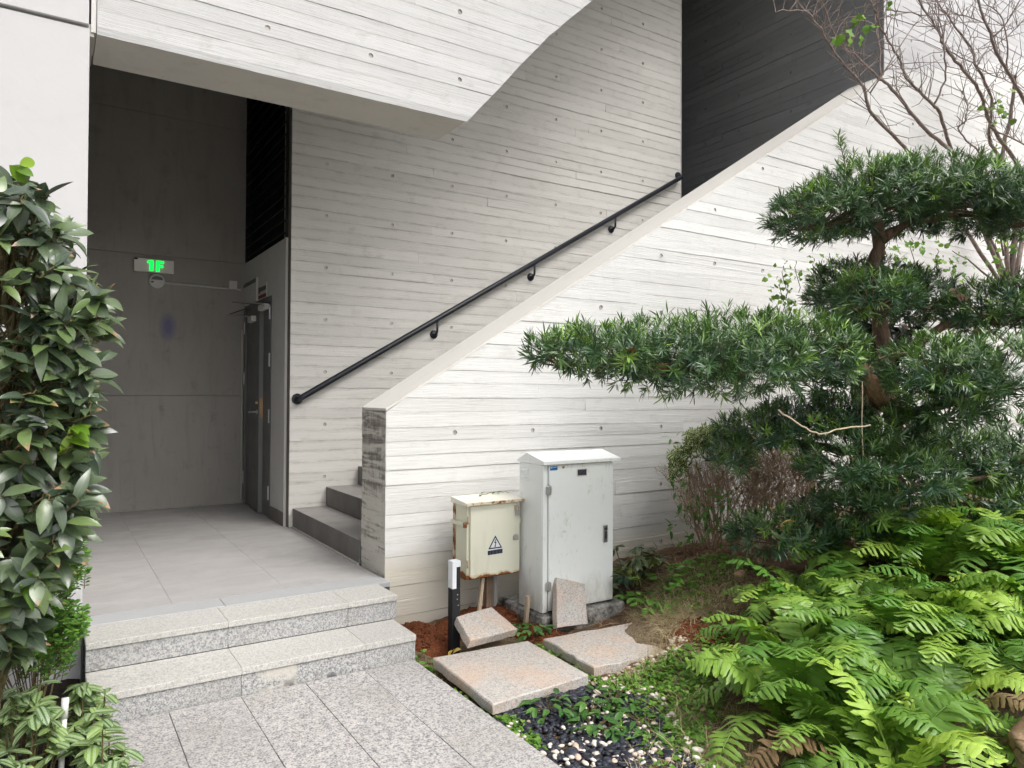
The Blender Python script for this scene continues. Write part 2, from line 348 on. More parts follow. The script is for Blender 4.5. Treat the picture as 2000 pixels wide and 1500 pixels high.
leafmat('leaf_pilea', (.05, .12, .035), (.26, .40, .08), .35, .45, .2, src='rnd', extra=pilx)

def soil(name, a, b, c3, scale=9):
    g = G(name); v = g.vec(); n = g.noise(v, scale, 8, .7); n2 = g.noise(v, 1.3, 4, .6); n3 = g.noise(v, 90, 3, .7)
    c = g.mix(g.ramp(n, [(.3, 0), (.7, 1)]), a, b); c = g.mix(g.ramp(n2, [(.45, 0), (.62, 1)]), c, c3); c = g.mix(g.ramp(n3, [(.35, .6), (.55, 0)]), c, [k * .4 for k in a])
    return g.done(c, .97, g.bump(g.math('ADD', n, g.math('MULTIPLY', n3, .6)), .9, .03), .1)
soil('soil_bed', (.11, .07, .046), (.28, .175, .11), (.30, .235, .15)); soil('soil_red', (.10, .030, .014), (.30, .105, .048), (.24, .085, .04), 16)
soil('soil_dark', (.02, .016, .014), (.06, .045, .035), (.05, .035, .03)); soil('ground_far', (.18, .175, .17), (.26, .255, .25), (.22, .22, .21), 3)
g = G('rock_tan'); v = g.vec(); n = g.noise(v, 6, 8, .65, .8); cr = g.ramp(g.voro(g.vec((1, 1, 2.6)), 4.2, 'DISTANCE_TO_EDGE'), [(0, 1), (.02, 0)]); n9 = g.noise(v, 28, 5, .7)
c = g.mix(g.ramp(n, [(.3, 0), (.7, 1)]), (.30, .17, .09), (.56, .40, .28)); c = g.mix(g.ramp(n9, [(.5, 0), (.7, .6)]), c, (.20, .115, .06)); c = g.mix(g.math('MULTIPLY', g.math('MULTIPLY', cr, g.ramp(n, [(.42, 0), (.55, 1)])), .55), c, (.07, .045, .03)); g.done(c, .9, g.bump(g.math('SUBTRACT', n, cr), .7, .03), .2)
g = G('plinth_stained'); v = g.vec(); n = g.noise(v, 11, 7, .7); g.done(g.ramp(n, [(.38, (.05, .05, .045)), (.52, (.30, .29, .27)), (.68, (.58, .56, .53))]), .95, g.bump(n, .8, .03), .2)
def pebble(name, a, b):
    g = G(name); r = g.attr('tint'); return g.done(g.mix(r, a, b), .42, None, .45)
pebble('pebble_white', (.76, .71, .64), (.50, .34, .24)); pebble('pebble_black', (.012, .014, .022), (.05, .055, .075))
g = G('mortar'); v = g.vec(); g.done(g.ramp(g.noise(v, 40, 4), [(.3, (.05, .05, .048)), (.7, (.14, .135, .13))]), .95)

# ------------------------------------------------------------------ board-marked concrete
PITCH_B = RISE_B = .4415 / 5
def strip_mesh(name, place, s_bl, s_br, s_tl, s_tr, z0, z1, hole, mat, rng, back=.009, w0=None, w1=None):
    """one board print: front face with uneven, wavy edges (place maps s,z,depth to world); round holes cut in"""
    dz0, dz1 = rng.uniform(-.0040, .0025), rng.uniform(-.0040, .0025)
    n0 = max(2, int((s_br - s_bl) / .11)); n1 = max(2, int((s_tr - s_tl) / .11))
    w0 = w0 or (lambda s: 0); w1 = w1 or (lambda s: 0); j = lambda: rng.uniform(-.0009, .0009)
    bot = [(a, z0 + w0(a) + j()) for a in (s_bl + (s_br - s_bl) * i / n0 for i in range(n0 + 1))]
    top = [(a, z1 + w1(a) + j()) for a in (s_tr + (s_tl - s_tr) * i / n1 for i in range(n1 + 1))]
    loop = bot + top
    dep = lambda s, z: dz0 + (dz1 - dz0) * (z - z0) / (z1 - z0) + .0012 * math.sin(s * 2.3 + dz0 * 9e3)
    loops = [[Vector((s, z, 0)) for s, z in loop]]
    for hs_, hz, r in (hole or []):
        loops.append([Vector((hs_ + r * math.cos(-a * 2 * math.pi / 14), hz + r * math.sin(-a * 2 * math.pi / 14), 0)) for a in range(14)])
    flat = [p for L in loops for p in L]
    sh = lambda L: .5 * sum(L[i].x * L[(i + 1) % len(L)].y - L[(i + 1) % len(L)].x * L[i].y for i in range(len(L)))
    want = abs(sh(loops[0])) - sum(abs(sh(L)) for L in loops[1:])
    for attempt in range(8):
        tris = tessellate_polygon(loops)
        if abs(sum(abs(sh([flat[q] for q in t])) for t in tris) - want) < .01 * want: break
        for p in flat[:len(loop)]: p.y += rng.uniform(-.0004, .0004)
        for L in loops[1:]:
            for p in L: p.x += rng.uniform(-.0003, .0003)
    loop = [(p.x, p.y) for p in flat[:len(loop)]]
    v = [place(p.x, p.y, dep(p.x, p.y)) for p in flat]; f = [list(t) for t in tris]; tv = [(p.y - z0) / (z1 - z0) for p in flat] + [(z - z0) / (z1 - z0) for s, z in loop]
    n = len(loop); k = len(v); v += [place(s, z, -back) for s, z in loop]
    f += [[i, (i + 1) % n, k + (i + 1) % n, k + i] for i in range(n)]
    me = mesh(name, v, f, mat); a = me.attributes.new('across', 'FLOAT', 'POINT'); a.data.foreach_set('value', tv); return me
def cup(place, s, z, r, mat, depth=-.0075, parent=None):
    v = []; N = 14
    for rr, d in ((r, .0005), (r * .93, depth)):
        v += [place(s + rr * math.cos(2 * math.pi * a / N), z + rr * math.sin(2 * math.pi * a / N), d) for a in range(N)]
    f = [[a, (a + 1) % N, N + (a + 1) % N, N + a] for a in range(N)] + [[N + a for a in range(N)]]
    return link('tie_hole', mesh('tie_hole', v, f, mat), parent)
def board_face(parent, place, smin, smax, zmin, zmax, lo, hi, row0, hole_s, mat, seed, gap=.0023, blen=(2.2, 4.2), cmat='tie_cup', rowstep=5, rowok=None, wave=.0021):
    """courses of board prints; every rowstep-th course carries the round tie holes"""
    rng = random.Random(seed)
    k0 = math.floor((zmin - row0) / PITCH_B) - 1
    zc = zmin
    k = k0
    edges = {}; waves = {}
    def edge(i): 
        if i not in waves:
            p = [rng.uniform(0, 6.28) for _ in range(5)]; A = rng.uniform(.4, 1) * wave
            waves[i] = (lambda s, p=p, A=A: A * (math.sin(s * 2.1 + p[0]) + .6 * math.sin(s * 5.3 + p[1]) + .45 * math.sin(s * 11.7 + p[2])), lambda s, p=p: gap * .5 * max(.05, .62 + .5 * math.sin(s * 3.1 + p[3]) + .35 * math.sin(s * 8.9 + p[4])))
        if i not in edges: edges[i] = row0 + (i - .5) * PITCH_B + rng.uniform(-.006, .006)
        return edges[i]
    while edge(k) < zmax:
        a, b = max(edge(k), zmin), min(edge(k + 1), zmax); 
        if b - a > .02:
            z0, z1 = a, b; e0, e1 = waves[k], waves[k + 1]; f0 = (lambda s, e=e0: e[0](s) + e[1](s)) if a > zmin + .001 else None; f1 = (lambda s, e=e1: e[0](s) - e[1](s)) if b < zmax - .001 else None
            L0, L1, R0, R1 = max(smin, lo(z0)), max(smin, lo(z1)), min(smax, hi(z0)), min(smax, hi(z1))
            cuts = []; s = min(L0, L1) + rng.uniform(.8, 3.6)
            while s < max(R0, R1): cuts.append(s); s += rng.uniform(*blen)
            cuts = [c for c in cuts if c > max(L0, L1) + .3 and c < min(R0, R1) - .3]
            hz = row0 + k * PITCH_B
            hl = [h for h in hole_s if k % rowstep == 0 and (rowok is None or rowok(k // rowstep, h)) and z0 + .02 < hz < z1 - .02 and max(L0, L1) + .06 < h < min(R0, R1) - .06]
            cuts = [c for c in cuts if all(abs(c - h) > .05 for h in hl)]
            bounds = [None] + cuts + [None]
            for i in range(len(bounds) - 1):
                c0, c1 = bounds[i], bounds[i + 1]; e = .0005
                bl, tl = (L0, L1) if c0 is None else (c0 + e, c0 + e); br, tr = (R0, R1) if c1 is None else (c1 - e, c1 - e)
                if br <= bl and tr <= tl: continue
                br, tr = max(br, bl + .001), max(tr, tl + .001)
                hh = [h for h in hl if max(bl, tl) + .03 < h < min(br, tr) - .03]
                hole = [(h, hz, .0150) for h in hh]
                me = strip_mesh('board_print', place, bl, br, tl, tr, z0, z1, hole, mat, rng, .009, f0, f1)
                if me:
                    o = link('board_print', me, parent)
                    for h in hh: cup(place, h, hz, .0150, cmat, parent=o)
        k += 1
INF = 1e9

# ------------------------------------------------------------------ setting: ground, pavement, landing
MB().add([(-150, -150, -.16), (150, -150, -.16), (150, 150, -.16), (-150, 150, -.16)], [(0, 1, 2, 3)]).build('ground', 'ground_far')['kind'] = 'structure'
pav = B(.12, 1.60, -6.0, 3.43, -.15, -.012, 'pavement', 'mortar'); pav['kind'] = 'structure'
xs = [.145, .449, .745, 1.037, 1.330, 1.602]
rng = random.Random(3)
offs = [.2, .55, .0, .28, .46]
for i in range(5):
    y = 3.417; first = True
    L = .60
    y -= [.62, .48, .92, .54, .83][i]; y0 = 3.417
    while y0 > -2.2:
        d = rng.uniform(-.0015, .0015)
        B(xs[i] + .0012, xs[i + 1] - .0012, y + .0011, y0 - .0011, -.06, d, 'paving_slab', 'granite_paver', pav, .0016)
        y0 = y; y -= .6
# landing floor
fl = B(XL, 1.710, 3.996, YB, -.1, ZL - .012, 'landing_floor', 'mortar'); fl['kind'] = 'structure'
fx = [XL, .560, 1.150, 1.703]; fy = [4.167, 4.80, 6.0, 7.2, YB]
for i in range(3):
    for j in range(4): B(fx[i] + .0005, fx[i + 1] - .0005, fy[j] + .0004, fy[j + 1] - .0004, ZL - .02, ZL + rng.uniform(-.0004, .0004), 'floor_tile', 'floor_tile', fl, .0005)
tx = [XL, .79, 1.7135]
for i in range(2): B(tx[i] + .001, tx[i + 1] - .001, 3.992, 4.1645, ZL - .03, ZL - .001, 'threshold_strip', 'threshold_stone', fl, .002)
# entrance steps
st = empty('entrance_steps', (.9, 3.42, 0), 'two speckled grey granite steps up to the shaded landing', 'steps')
def inv(o, p): o.parent = p; o.matrix_parent_inverse = p.matrix_world.inverted(); return o
bpy.context.view_layer.update()
def under(p): 
    bpy.context.view_layer.update()
    return p
_link = link
def link(name, me, parent=None, loc=None, rot=None, scale=None):
    o = _link(name, me, None, loc, rot, scale)
    if parent is not None:
        o.parent = parent
        if parent.parent is None and parent.type == 'EMPTY': o.matrix_parent_inverse = Matrix.Translation(-Vector(parent.location))
    return o
MB().box(XL + .02, 1.60, 3.46, 3.75, -.1, Z1 - .032).box(XL + .02, 1.62, 3.75, 4.05, -.1, ZL - .034).build('core', 'mortar', st)
for (x0, x1) in ((XL, .749), (.749, 1.355), (1.355, 1.635)):
    B(x0 + .0004, x1 - .0004, 3.712, 3.989, ZL - .031, ZL - .002, 'tread_slab', 'granite_tread', st, .0022)
    B(x0 + .0004, x1 - .0004, 3.7215, 3.75, Z1 + .001, ZL - .033, 'riser_slab', 'granite_riser', st, .002)
for k, (x0, x1) in enumerate(((XL, .749), (.749, 1.338), (1.338, 1.612))):
    B(x0 + .0004, x1 - .0004, 3.417, 3.7205, Z1 - .031, Z1, 'tread_slab', 'granite_tread', st, .0022)
    B(x0 + .0004, x1 - .0004, 3.4265, 3.46, -.02, Z1 - .033, 'riser_slab', 'granite_patched' if k == 1 else 'granite_riser', st, .002)

# ------------------------------------------------------------------ walls
pY = lambda Y: (lambda s, z, d: (s, Y - d, z))
pX = lambda X: (lambda s, z, d: (X - d, s, z))
ROW_P, ROW_I = 1.1215, 3.3118
# parapet
par = empty('stair_parapet', (XE, YP, 0), 'white board-marked concrete parapet rising to the right beside the stair', 'wall')
z7 = ZTOP + SLOPE * (XD - XE); ztopr = z7 + SLOPE2 * (15.0 - XD)
MB().prism([(XE + .008, -.4), (15.0, -.4), (15.0, ztopr), (XD, z7), (XE + .008, ZTOP + .012)], YP + .008, YI).build('core', 'concrete_core', par)
def lo_par(z): return XE if z <= ZTOP else (XE + (z - ZTOP) / SLOPE if z <= z7 else XD + (z - z7) / SLOPE2)
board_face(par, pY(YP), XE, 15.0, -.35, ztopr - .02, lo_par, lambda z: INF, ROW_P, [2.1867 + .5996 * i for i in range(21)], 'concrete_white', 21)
# coping: smooth top of the parapet, following the slope
t = .014; nx, nz = -SLOPE / math.hypot(1, SLOPE), 1 / math.hypot(1, SLOPE)
MB().prism([(XE - .001, ZTOP - .002), (XD, z7 - .002), (XD, z7 + .012), (XE - .001, ZTOP + .013)], YP - .001, YI + .001).build('coping', 'concrete_coping', par)
board_face(par, pX(XE), YP + .006, YI, ZL - .5, ZTOP - .006, lambda z: -INF, lambda z: INF, ROW_P, [], 'concrete_end', 5, gap=.003)
# upper wall to the right of the dark side wall
up = empty('upper_wall', (XD, YP, 4.6), 'white board-marked wall above the parapet, behind the bare branches', 'wall')
Yu = YP + .014
MB().prism([(XD + .03, z7 - .3), (15.0, ztopr - .3), (15.0, 7.2), (XD + .03, 7.2)], Yu + .008, YI + .1).build('core', 'concrete_core', up)
board_face(up, pY(Yu), XD, 15.0, z7, 7.1, lambda z: XD, lambda z: (XD + (z - z7) / SLOPE2 + .001) if z < ztopr else INF, ROW_P, [2.1867 + .5996 * i for i in range(9, 21)], 'concrete_upper', 22)
# dark side wall
dk = empty('side_wall', (XD, YP, 2.6), 'dark grey board-marked wall in shade at the top of the stair', 'wall')
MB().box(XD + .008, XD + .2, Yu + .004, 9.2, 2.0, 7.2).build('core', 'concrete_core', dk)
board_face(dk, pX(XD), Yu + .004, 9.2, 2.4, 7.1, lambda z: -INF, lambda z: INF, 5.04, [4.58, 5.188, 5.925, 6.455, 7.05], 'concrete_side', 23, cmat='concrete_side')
# inner wall
inn = empty('inner_wall', (XC, YW, ZL), 'grey board-marked stairwell wall carrying the black handrail', 'wall')
MB().box(XC + .012, 6.167 - .012, YW + .008, YW + .26, -.2, 7.2).build('core', 'concrete_core', inn)
board_face(inn, pY(YW), XC, 6.167, ZL, 7.1, lambda z: -INF, lambda z: INF, ROW_I, [1.9671 + .5998 * i for i in range(7)], 'concrete_inner', 24, gap=.0018)
B(6.158, 6.169, YW - .003, YW + .26, 2.6, 7.1, 'corner_trim', 'trim_light', inn)
# beam above the entrance
bm = empty('entrance_beam', (XL, YP, ZB), 'white board-marked concrete beam over the entrance with a diagonal right end', 'beam')
def hi_bm(z): return 2.26 + (z - 3.129) / 1.14 if z < 3.86 else 2.901 + (z - 3.86) / .945
MB().prism([(XL + .03, ZB + .002), (2.255, ZB + .002), (hi_bm(3.86) - .004, 3.86), (hi_bm(7.1), 7.1), (XL + .03, 7.1)], YP + .008, YI).build('core', 'concrete_soffit', bm)
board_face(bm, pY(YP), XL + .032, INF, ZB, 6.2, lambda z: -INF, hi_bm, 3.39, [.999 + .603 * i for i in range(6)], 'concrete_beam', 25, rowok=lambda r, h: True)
# left wall and its upper panel
lw = empty('left_wall', (-1, YP, 0), 'smooth white concrete wall behind the glossy leafy bush', 'wall')
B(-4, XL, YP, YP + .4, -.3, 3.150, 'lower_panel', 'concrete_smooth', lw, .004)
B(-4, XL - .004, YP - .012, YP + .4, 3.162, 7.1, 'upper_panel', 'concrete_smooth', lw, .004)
B(-4, XL + .02, YP + .02, YP + .4, 3.12, 3.18, 'joint', 'concrete_core', lw)
B(XL + .006, XL + .028, YP + .012, YP + .3, 3.14, 7.1, 'joint_filler', 'trim_light', lw)
B(-.25, XL - .002, YP + .402, YB + .2, -.2, 6.9, 'return_panel', 'concrete_recess', lw)
# recess back wall
bw = empty('back_wall', (.9, YB, ZL), 'smooth dim concrete wall at the back of the landing', 'wall')
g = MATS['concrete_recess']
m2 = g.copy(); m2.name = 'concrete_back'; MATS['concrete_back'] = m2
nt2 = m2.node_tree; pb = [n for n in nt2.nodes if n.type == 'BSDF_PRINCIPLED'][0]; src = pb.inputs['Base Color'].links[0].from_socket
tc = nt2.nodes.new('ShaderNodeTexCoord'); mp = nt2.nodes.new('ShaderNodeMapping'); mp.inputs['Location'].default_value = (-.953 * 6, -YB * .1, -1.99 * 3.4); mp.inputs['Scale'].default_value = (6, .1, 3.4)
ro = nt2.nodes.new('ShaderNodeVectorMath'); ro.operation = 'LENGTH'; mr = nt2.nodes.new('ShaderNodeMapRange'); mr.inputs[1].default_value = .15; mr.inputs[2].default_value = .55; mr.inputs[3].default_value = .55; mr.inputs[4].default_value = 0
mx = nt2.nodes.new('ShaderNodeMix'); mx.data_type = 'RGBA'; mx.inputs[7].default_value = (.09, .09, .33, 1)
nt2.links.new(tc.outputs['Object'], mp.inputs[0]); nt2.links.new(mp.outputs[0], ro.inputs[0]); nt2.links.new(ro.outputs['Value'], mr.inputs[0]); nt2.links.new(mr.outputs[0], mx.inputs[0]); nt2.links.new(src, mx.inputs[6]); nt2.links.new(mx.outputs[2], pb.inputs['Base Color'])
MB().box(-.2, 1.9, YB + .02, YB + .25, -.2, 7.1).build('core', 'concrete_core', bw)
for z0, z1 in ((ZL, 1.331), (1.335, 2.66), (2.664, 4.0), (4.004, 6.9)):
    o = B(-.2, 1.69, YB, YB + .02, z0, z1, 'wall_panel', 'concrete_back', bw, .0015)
for x, z in ((.99, 4.11), (.99, 3.67), (.99, 3.255), (.995, 2.83), (.38, 3.255), (.38, 2.83), (.387, 1.967), (1.015, 1.10), (1.011, .677), (.388, 1.10), (.388, .677), (1.0, 1.70)):
    cup(lambda s, zz, d: (s, YB - .0012 - d * .25, zz), x, z, .017, 'concrete_core', parent=bw)
# door wall on the right of the landing
dw = empty('door_wall', (1.66, 6.8, ZL), 'pale grey panel wall around the landing door below the black louvre', 'wall')
XW = 1.655
B(XW, XW + .10, 6.085, 6.525, ZL + .0, 2.665, 'wall_panel', 'panel_grey', dw)
B(XW, XW + .10, 6.525, YB - .002, 2.236, 2.665, 'wall_panel', 'panel_grey', dw)
B(XW - .004, XW + .002, 6.080, 6.092, ZL, 2.665, 'corner_trim', 'trim_light', dw)
B(XW - .006, XW + .004, 6.085, 6.52, ZL, ZL + .115, 'skirting', 'riser_tile', dw)
B(XW + .10, XW + .5, 6.02, YB + .2, -.2, 7.1, 'core', 'louvre_black', dw)
pl = B(XC - .002, XC + .06, YW + .0095, 6.084, ZL - .02, 7.1, 'pilaster', 'pilaster', dw)
# louvre
lv = empty('louvre', (XW, 6.8, 2.67), 'black slatted louvre high above the landing door', 'louvre')
B(XW + .06, XW + .095, 6.09, YB - .003, 2.67, 7.0, 'back_panel', 'louvre_black', lv)
zz = 2.70
me = mesh('slat', [(0, 6.11, 0), (0, YB - .02, 0), (.05, YB - .02, .055), (.05, 6.11, .055), (0, 6.11, .012), (0, YB - .02, .012), (.05, YB - .02, .067), (.05, 6.11, .067)],
          [(0, 1, 2, 3), (7, 6, 5, 4), (0, 4, 5, 1), (3, 2, 6, 7), (0, 3, 7, 4), (1, 5, 6, 2)], 'louvre_black')
while zz < 5.2:
    link('slat', me, lv, (XW + .002, 0, zz)); zz += .105
for y in (6.092, YB - .028): B(XW - .002, XW + .055, y, y + .02, 2.67, 6.9, 'frame', 'louvre_black', lv)
# roof over everything, seen only from below
rf = MB().box(-4, 15.2, YP + .4, 10.5, 7.12, 7.4).build('roof_slab', 'concrete_soffit'); tag(rf, 'concrete roof slab covering the landing and the stair', 'roof')
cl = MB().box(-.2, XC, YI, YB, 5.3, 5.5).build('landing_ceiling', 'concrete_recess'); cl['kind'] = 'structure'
fb = empty('rear_wall', (4, 9.3, 0), 'dark far wall closing the passage behind the stairwell wall', 'wall')
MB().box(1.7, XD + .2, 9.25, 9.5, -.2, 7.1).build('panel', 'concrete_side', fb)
# staircase
sc = empty('staircase', (XR, YI, ZL), 'dark grey tiled stair flight climbing to the right behind the parapet', 'stairs')
for i in range(16):
    x0 = XR + i * TREAD; z0 = ZL + i * RISE; z1 = z0 + RISE
    s_ = MB().box(x0 + .012, x0 + TREAD + .02, YI + .002, YW - .002, z0 - .14, z1 - .014).build('step', 'mortar', sc)
    yy = [YI + .003, 5.22 + .02 * (i % 2), YW - .004]
    for k in range(2):
        B(x0, x0 + .0115, yy[k] + .001, yy[k + 1] - .001, z0 + .002, z1 - .0005, 'riser_tile', 'riser_tile', s_, .001)
        B(x0 + .0005, x0 + TREAD - .001, yy[k] + .001, yy[k + 1] - .001, z1 - .0135, z1 + .001, 'tread_tile', 'tread_tile', s_, .0015)
MB().box(XR + 16 * TREAD, XD, YI, 9.2, ZL + 16 * RISE - .2, ZL + 16 * RISE).build('stair_landing', 'tread_tile', sc)
MB().box(XR - .012, XR - .001, YI, YW - .02, ZL, ZL + .012).build('mortar_bead', 'caulk', sc)

# ------------------------------------------------------------------ handrail
hr = empty('handrail', (1.73, YW - .08, 1.32), 'black round metal handrail on brackets along the stairwell wall', 'handrail')
a, b = Vector((1.760, YW - .075, 1.337)), Vector((6.10, YW - .075, 3.868))
MB().tube([(1.734, YW - .001, 1.318), (1.734, YW - .055, 1.318), (1.742, YW - .070, 1.3245), a, b], .025, 14).build('rail', 'rail_black', hr, True)
MB().disc((1.734, YW, 1.318), (0, -1, 0), .046, .043, .014, 20).build('end_flange', 'rail_black', hr)
for x, z in ((2.985, 1.912), (4.06, 2.541), (5.11, 3.155)):
    k = MB().disc((x, YW, z), (0, -1, 0), .040, .036, .012, 18)
    k.tube([(x, YW - .005, z), (x, YW - .045, z - .004), (x, YW - .070, z + .02), (x, YW - .075, 1.337 + (x - 1.76) * .5832 - .02)], .011, 10); k.build('bracket', 'rail_black', hr, True)
MB().disc((6.115, YW, 3.905), (0, -1, 0), .044, .040, .014, 18).tube([(6.115, YW - .01, 3.905), (6.10, YW - .075, 3.868)], .014, 8).build('end_flange', 'rail_black', hr)

# ------------------------------------------------------------------ door (two unequal leaves) and fittings
dr = empty('landing_door', (1.66, 7.0, ZL), 'dark grey double door with one leaf ajar beside the back wall', 'door')
B(XW + .003, XW + .09, 6.528, YB - .004, 2.19, 2.234, 'frame_head', 'door_grey', dr)
B(XW - .006, XW + .09, 6.528, 6.562, ZL, 2.19, 'frame_jamb', 'door_grey', dr); B(XW - .006, XW + .09, YB - .040, YB - .004, ZL, 2.19, 'frame_jamb', 'door_grey', dr)
l2 = B(XW + .006, XW + .055, 6.565, 6.845, ZL + .008, 2.186, 'leaf', 'door_grey', dr, .002); l2['label'] = 'narrow closed leaf of the door'
# ajar leaf, hinged on the back-wall side
a = math.radians(4); L = .70; T = .045
def leafp(u, d, z): 
    hx, hy = XW + .018, YB - .044
    return (hx - u * math.sin(a) + d * math.cos(a), hy - u * math.cos(a) - d * math.sin(a), z)
def lbox(mb, u0, u1, d0, d1, z0, z1):
    v = [leafp(u, d, z) for u in (u0, u1) for d in (d0, d1) for z in (z0, z1)]
    return mb.add(v, [(0, 1, 3, 2), (4, 6, 7, 5), (0, 4, 5, 1), (2, 3, 7, 6), (0, 2, 6, 4), (1, 5, 7, 3)])
lf = lbox(MB(), 0, L, 0, T, ZL + .008, 2.186).build('leaf', 'door_grey', dr); lf['label'] = 'wide dark grey door leaf standing ajar'
lbox(MB(), L + .0005, L + .004, .003, T - .003, ZL + .01, 2.184).build('leaf_edge', 'door_edge', lf)
lbox(MB(), L + .004, L + .007, .010, T - .010, 1.14, 1.32).build('lock_plate', 'brass', lf)
h = MB(); p0, p1 = leafp(L - .07, -.001, 1.19), leafp(L - .07, -.055, 1.19); p2 = leafp(L - .19, -.055, 1.185)
h.tube([p0, p1, p2, leafp(L - .20, -.035, 1.195)], .010, 8); h.disc(p0, tuple(Vector(p1) - Vector(p0)), .024, .024, .008, 14); h.build('handle', 'steel', lf, True)
MB().disc(leafp(L - .07, 0, 1.275), tuple(Vector(p1) - Vector(p0)), .020, .016, .022, 14).build('lock_cylinder', 'brass', lf)
for z in (.42, 1.1, 1.6, 2.02):
    MB().tube([(XW - .012, 6.548, z), (XW - .012, 6.548, z + .12)], .009, 8).tube([(XW - .012, 6.548, z + .058), (XW - .012, 6.548, z + .062)], .0105, 8).build('hinge', 'steel', dr)
for z in (.46, 1.45, 1.95): MB().tube([(XW - .006, YB - .03, z), (XW - .006, YB - .03, z + .12)], .009, 8).build('hinge', 'steel', dr)
# door closers
c1 = empty('door_closer', (XW - .03, 6.75, 2.17), 'silver door closer on the narrow leaf, nearer the pilaster', 'door closer', 'door closers on the landing door')
MB().box(XW - .05, XW + .0, 6.60, 6.83, 2.115, 2.165, .008).build('body', 'plastic_white', c1)
MB().tube([(XW - .02, 6.70, 2.17), (XW - .25, 6.93, 2.20)], .007, 6).build('arm', 'steel', c1)
MB().tube([(XW - .25, 6.93, 2.195), (XW + .0, 7.10, 2.21)], .005, 6).build('arm', 'black_plastic', c1)
c2 = empty('door_closer', (XW - .06, 7.2, 2.1), 'silver door closer on the ajar leaf, nearer the back wall', 'door closer', 'door closers on the landing door')
lbox(MB(), .30, .52, -.045, -.001, 2.04, 2.09).build('body', 'plastic_white', c2)
MB().tube([leafp(.40, -.022, 2.09), leafp(.18, -.22, 2.12)], .007, 6).build('arm', 'steel', c2)
MB().tube([leafp(.18, -.22, 2.115), leafp(.05, -.03, 2.20)], .005, 6).build('arm', 'black_plastic', c2)
# framed plate and red notice above the door
pt = empty('door_plate', (XW, 7.35, 2.25), 'pale rectangular plate in a dark frame above the landing door', 'plate')
B(XW - .012, XW - .001, 7.045, YB - .006, 2.24, 2.45, 'plate', 'panel_grey', pt); B(XW - .016, XW - .0005, 7.045, YB - .006, 2.416, 2.452, 'frame_top', 'lens_dark', pt); B(XW - .018, XW - .0005, 7.034, 7.046, 2.235, 2.455, 'frame_side', 'trim_light', pt)
nb = empty('door_notice', (XW, 6.85, 2.24), 'small notice with a dark red band beside the door plate', 'notice')
B(XW - .006, XW - .001, 6.70, 6.99, 2.24, 2.365, 'board', 'trim_light', nb); B(XW - .0075, XW - .0062, 6.71, 6.985, 2.243, 2.272, 'red_band', 'red_print', nb); B(XW - .0075, XW - .0062, 6.715, 6.93, 2.305, 2.345, 'dark_print', 'ink_grey', nb); B(XW - .0075, XW - .0062, 6.94, 6.985, 2.29, 2.35, 'red_corner', 'red_print', nb)

# 1F sign
sg = empty('floor_sign', (.826, YB, 2.49), 'brushed sign plate with glowing green letters 1F on the back wall', 'sign')
B(.656, .996, YB - .028, YB - .0005, 2.495, 2.622, 'plate', 'sign_plate', sg, .003)
B(.660, .685, YB - .032, YB - .0285, 2.605, 2.620, 'corner_clip', 'black_plastic', sg)
yF = YB - .0295
one = [(.788, 2.509), (.817, 2.509), (.817, 2.608), (.790, 2.608), (.765, 2.595), (.768, 2.580), (.788, 2.586)]
F_ = [(.842, 2.506), (.870, 2.506), (.870, 2.545), (.902, 2.545), (.902, 2.566), (.870, 2.566), (.870, 2.585), (.908, 2.585), (.908, 2.608), (.842, 2.608)]
def flat_poly(poly, name, mat, parent, place, d0, d1):
    tr = tessellate_polygon([[Vector((x, z, 0)) for x, z in poly]]); n = len(poly)
    v = [place(x, z, d1) for x, z in poly] + [place(x, z, d0) for x, z in poly]
    return link(name, mesh(name, v, [list(t) for t in tr] + [[i, (i + 1) % n, n + (i + 1) % n, n + i] for i in range(n)], mat), parent)
for nm, P in (('digit_one', one), ('letter_f', F_)): flat_poly(P, nm, 'sign_green', sg, lambda s, z, d: (s, YB - d, z), .0275, .0335)
# emergency lamp with conduit
el = empty('emergency_lamp', (.85, YB, 2.415), 'round white wall lamp below the 1F sign, wired along a thin conduit', 'lamp')
MB().disc((.851, YB, 2.416), (0, -1, 0), .073, .066, .03, 28).build('housing', 'plastic_white', el, False)
half = [(.851 + .052 * math.cos(t_), 2.424 + .040 * math.sin(t_)) for t_ in np.linspace(.12, math.pi - .12, 14)]
flat_poly(half, 'lens', 'lens_dark', el, lambda s, z, d: (s, YB - d, z), .029, .0325)
B(.800, .822, YB - .0325, YB - .0295, 2.400, 2.414, 'switch', 'black_plastic', el)
MB().tube([(.915, YB - .010, 2.408), (1.50, YB - .010, 2.398)], .010, 8).tube([(1.57, YB - .010, 2.398), (1.615, YB - .010, 2.397)], .010, 8).build('conduit', 'plastic_white', el, True)
B(1.497, 1.574, YB - .035, YB - .0005, 2.392, 2.478, 'junction_box', 'plastic_white', el, .003)
MB().tube([(1.632, YB - .012, .30), (1.634, YB - .012, 1.2), (1.630, YB - .012, 2.0)], .008, 6).build('sealant_bead', 'caulk', bw)

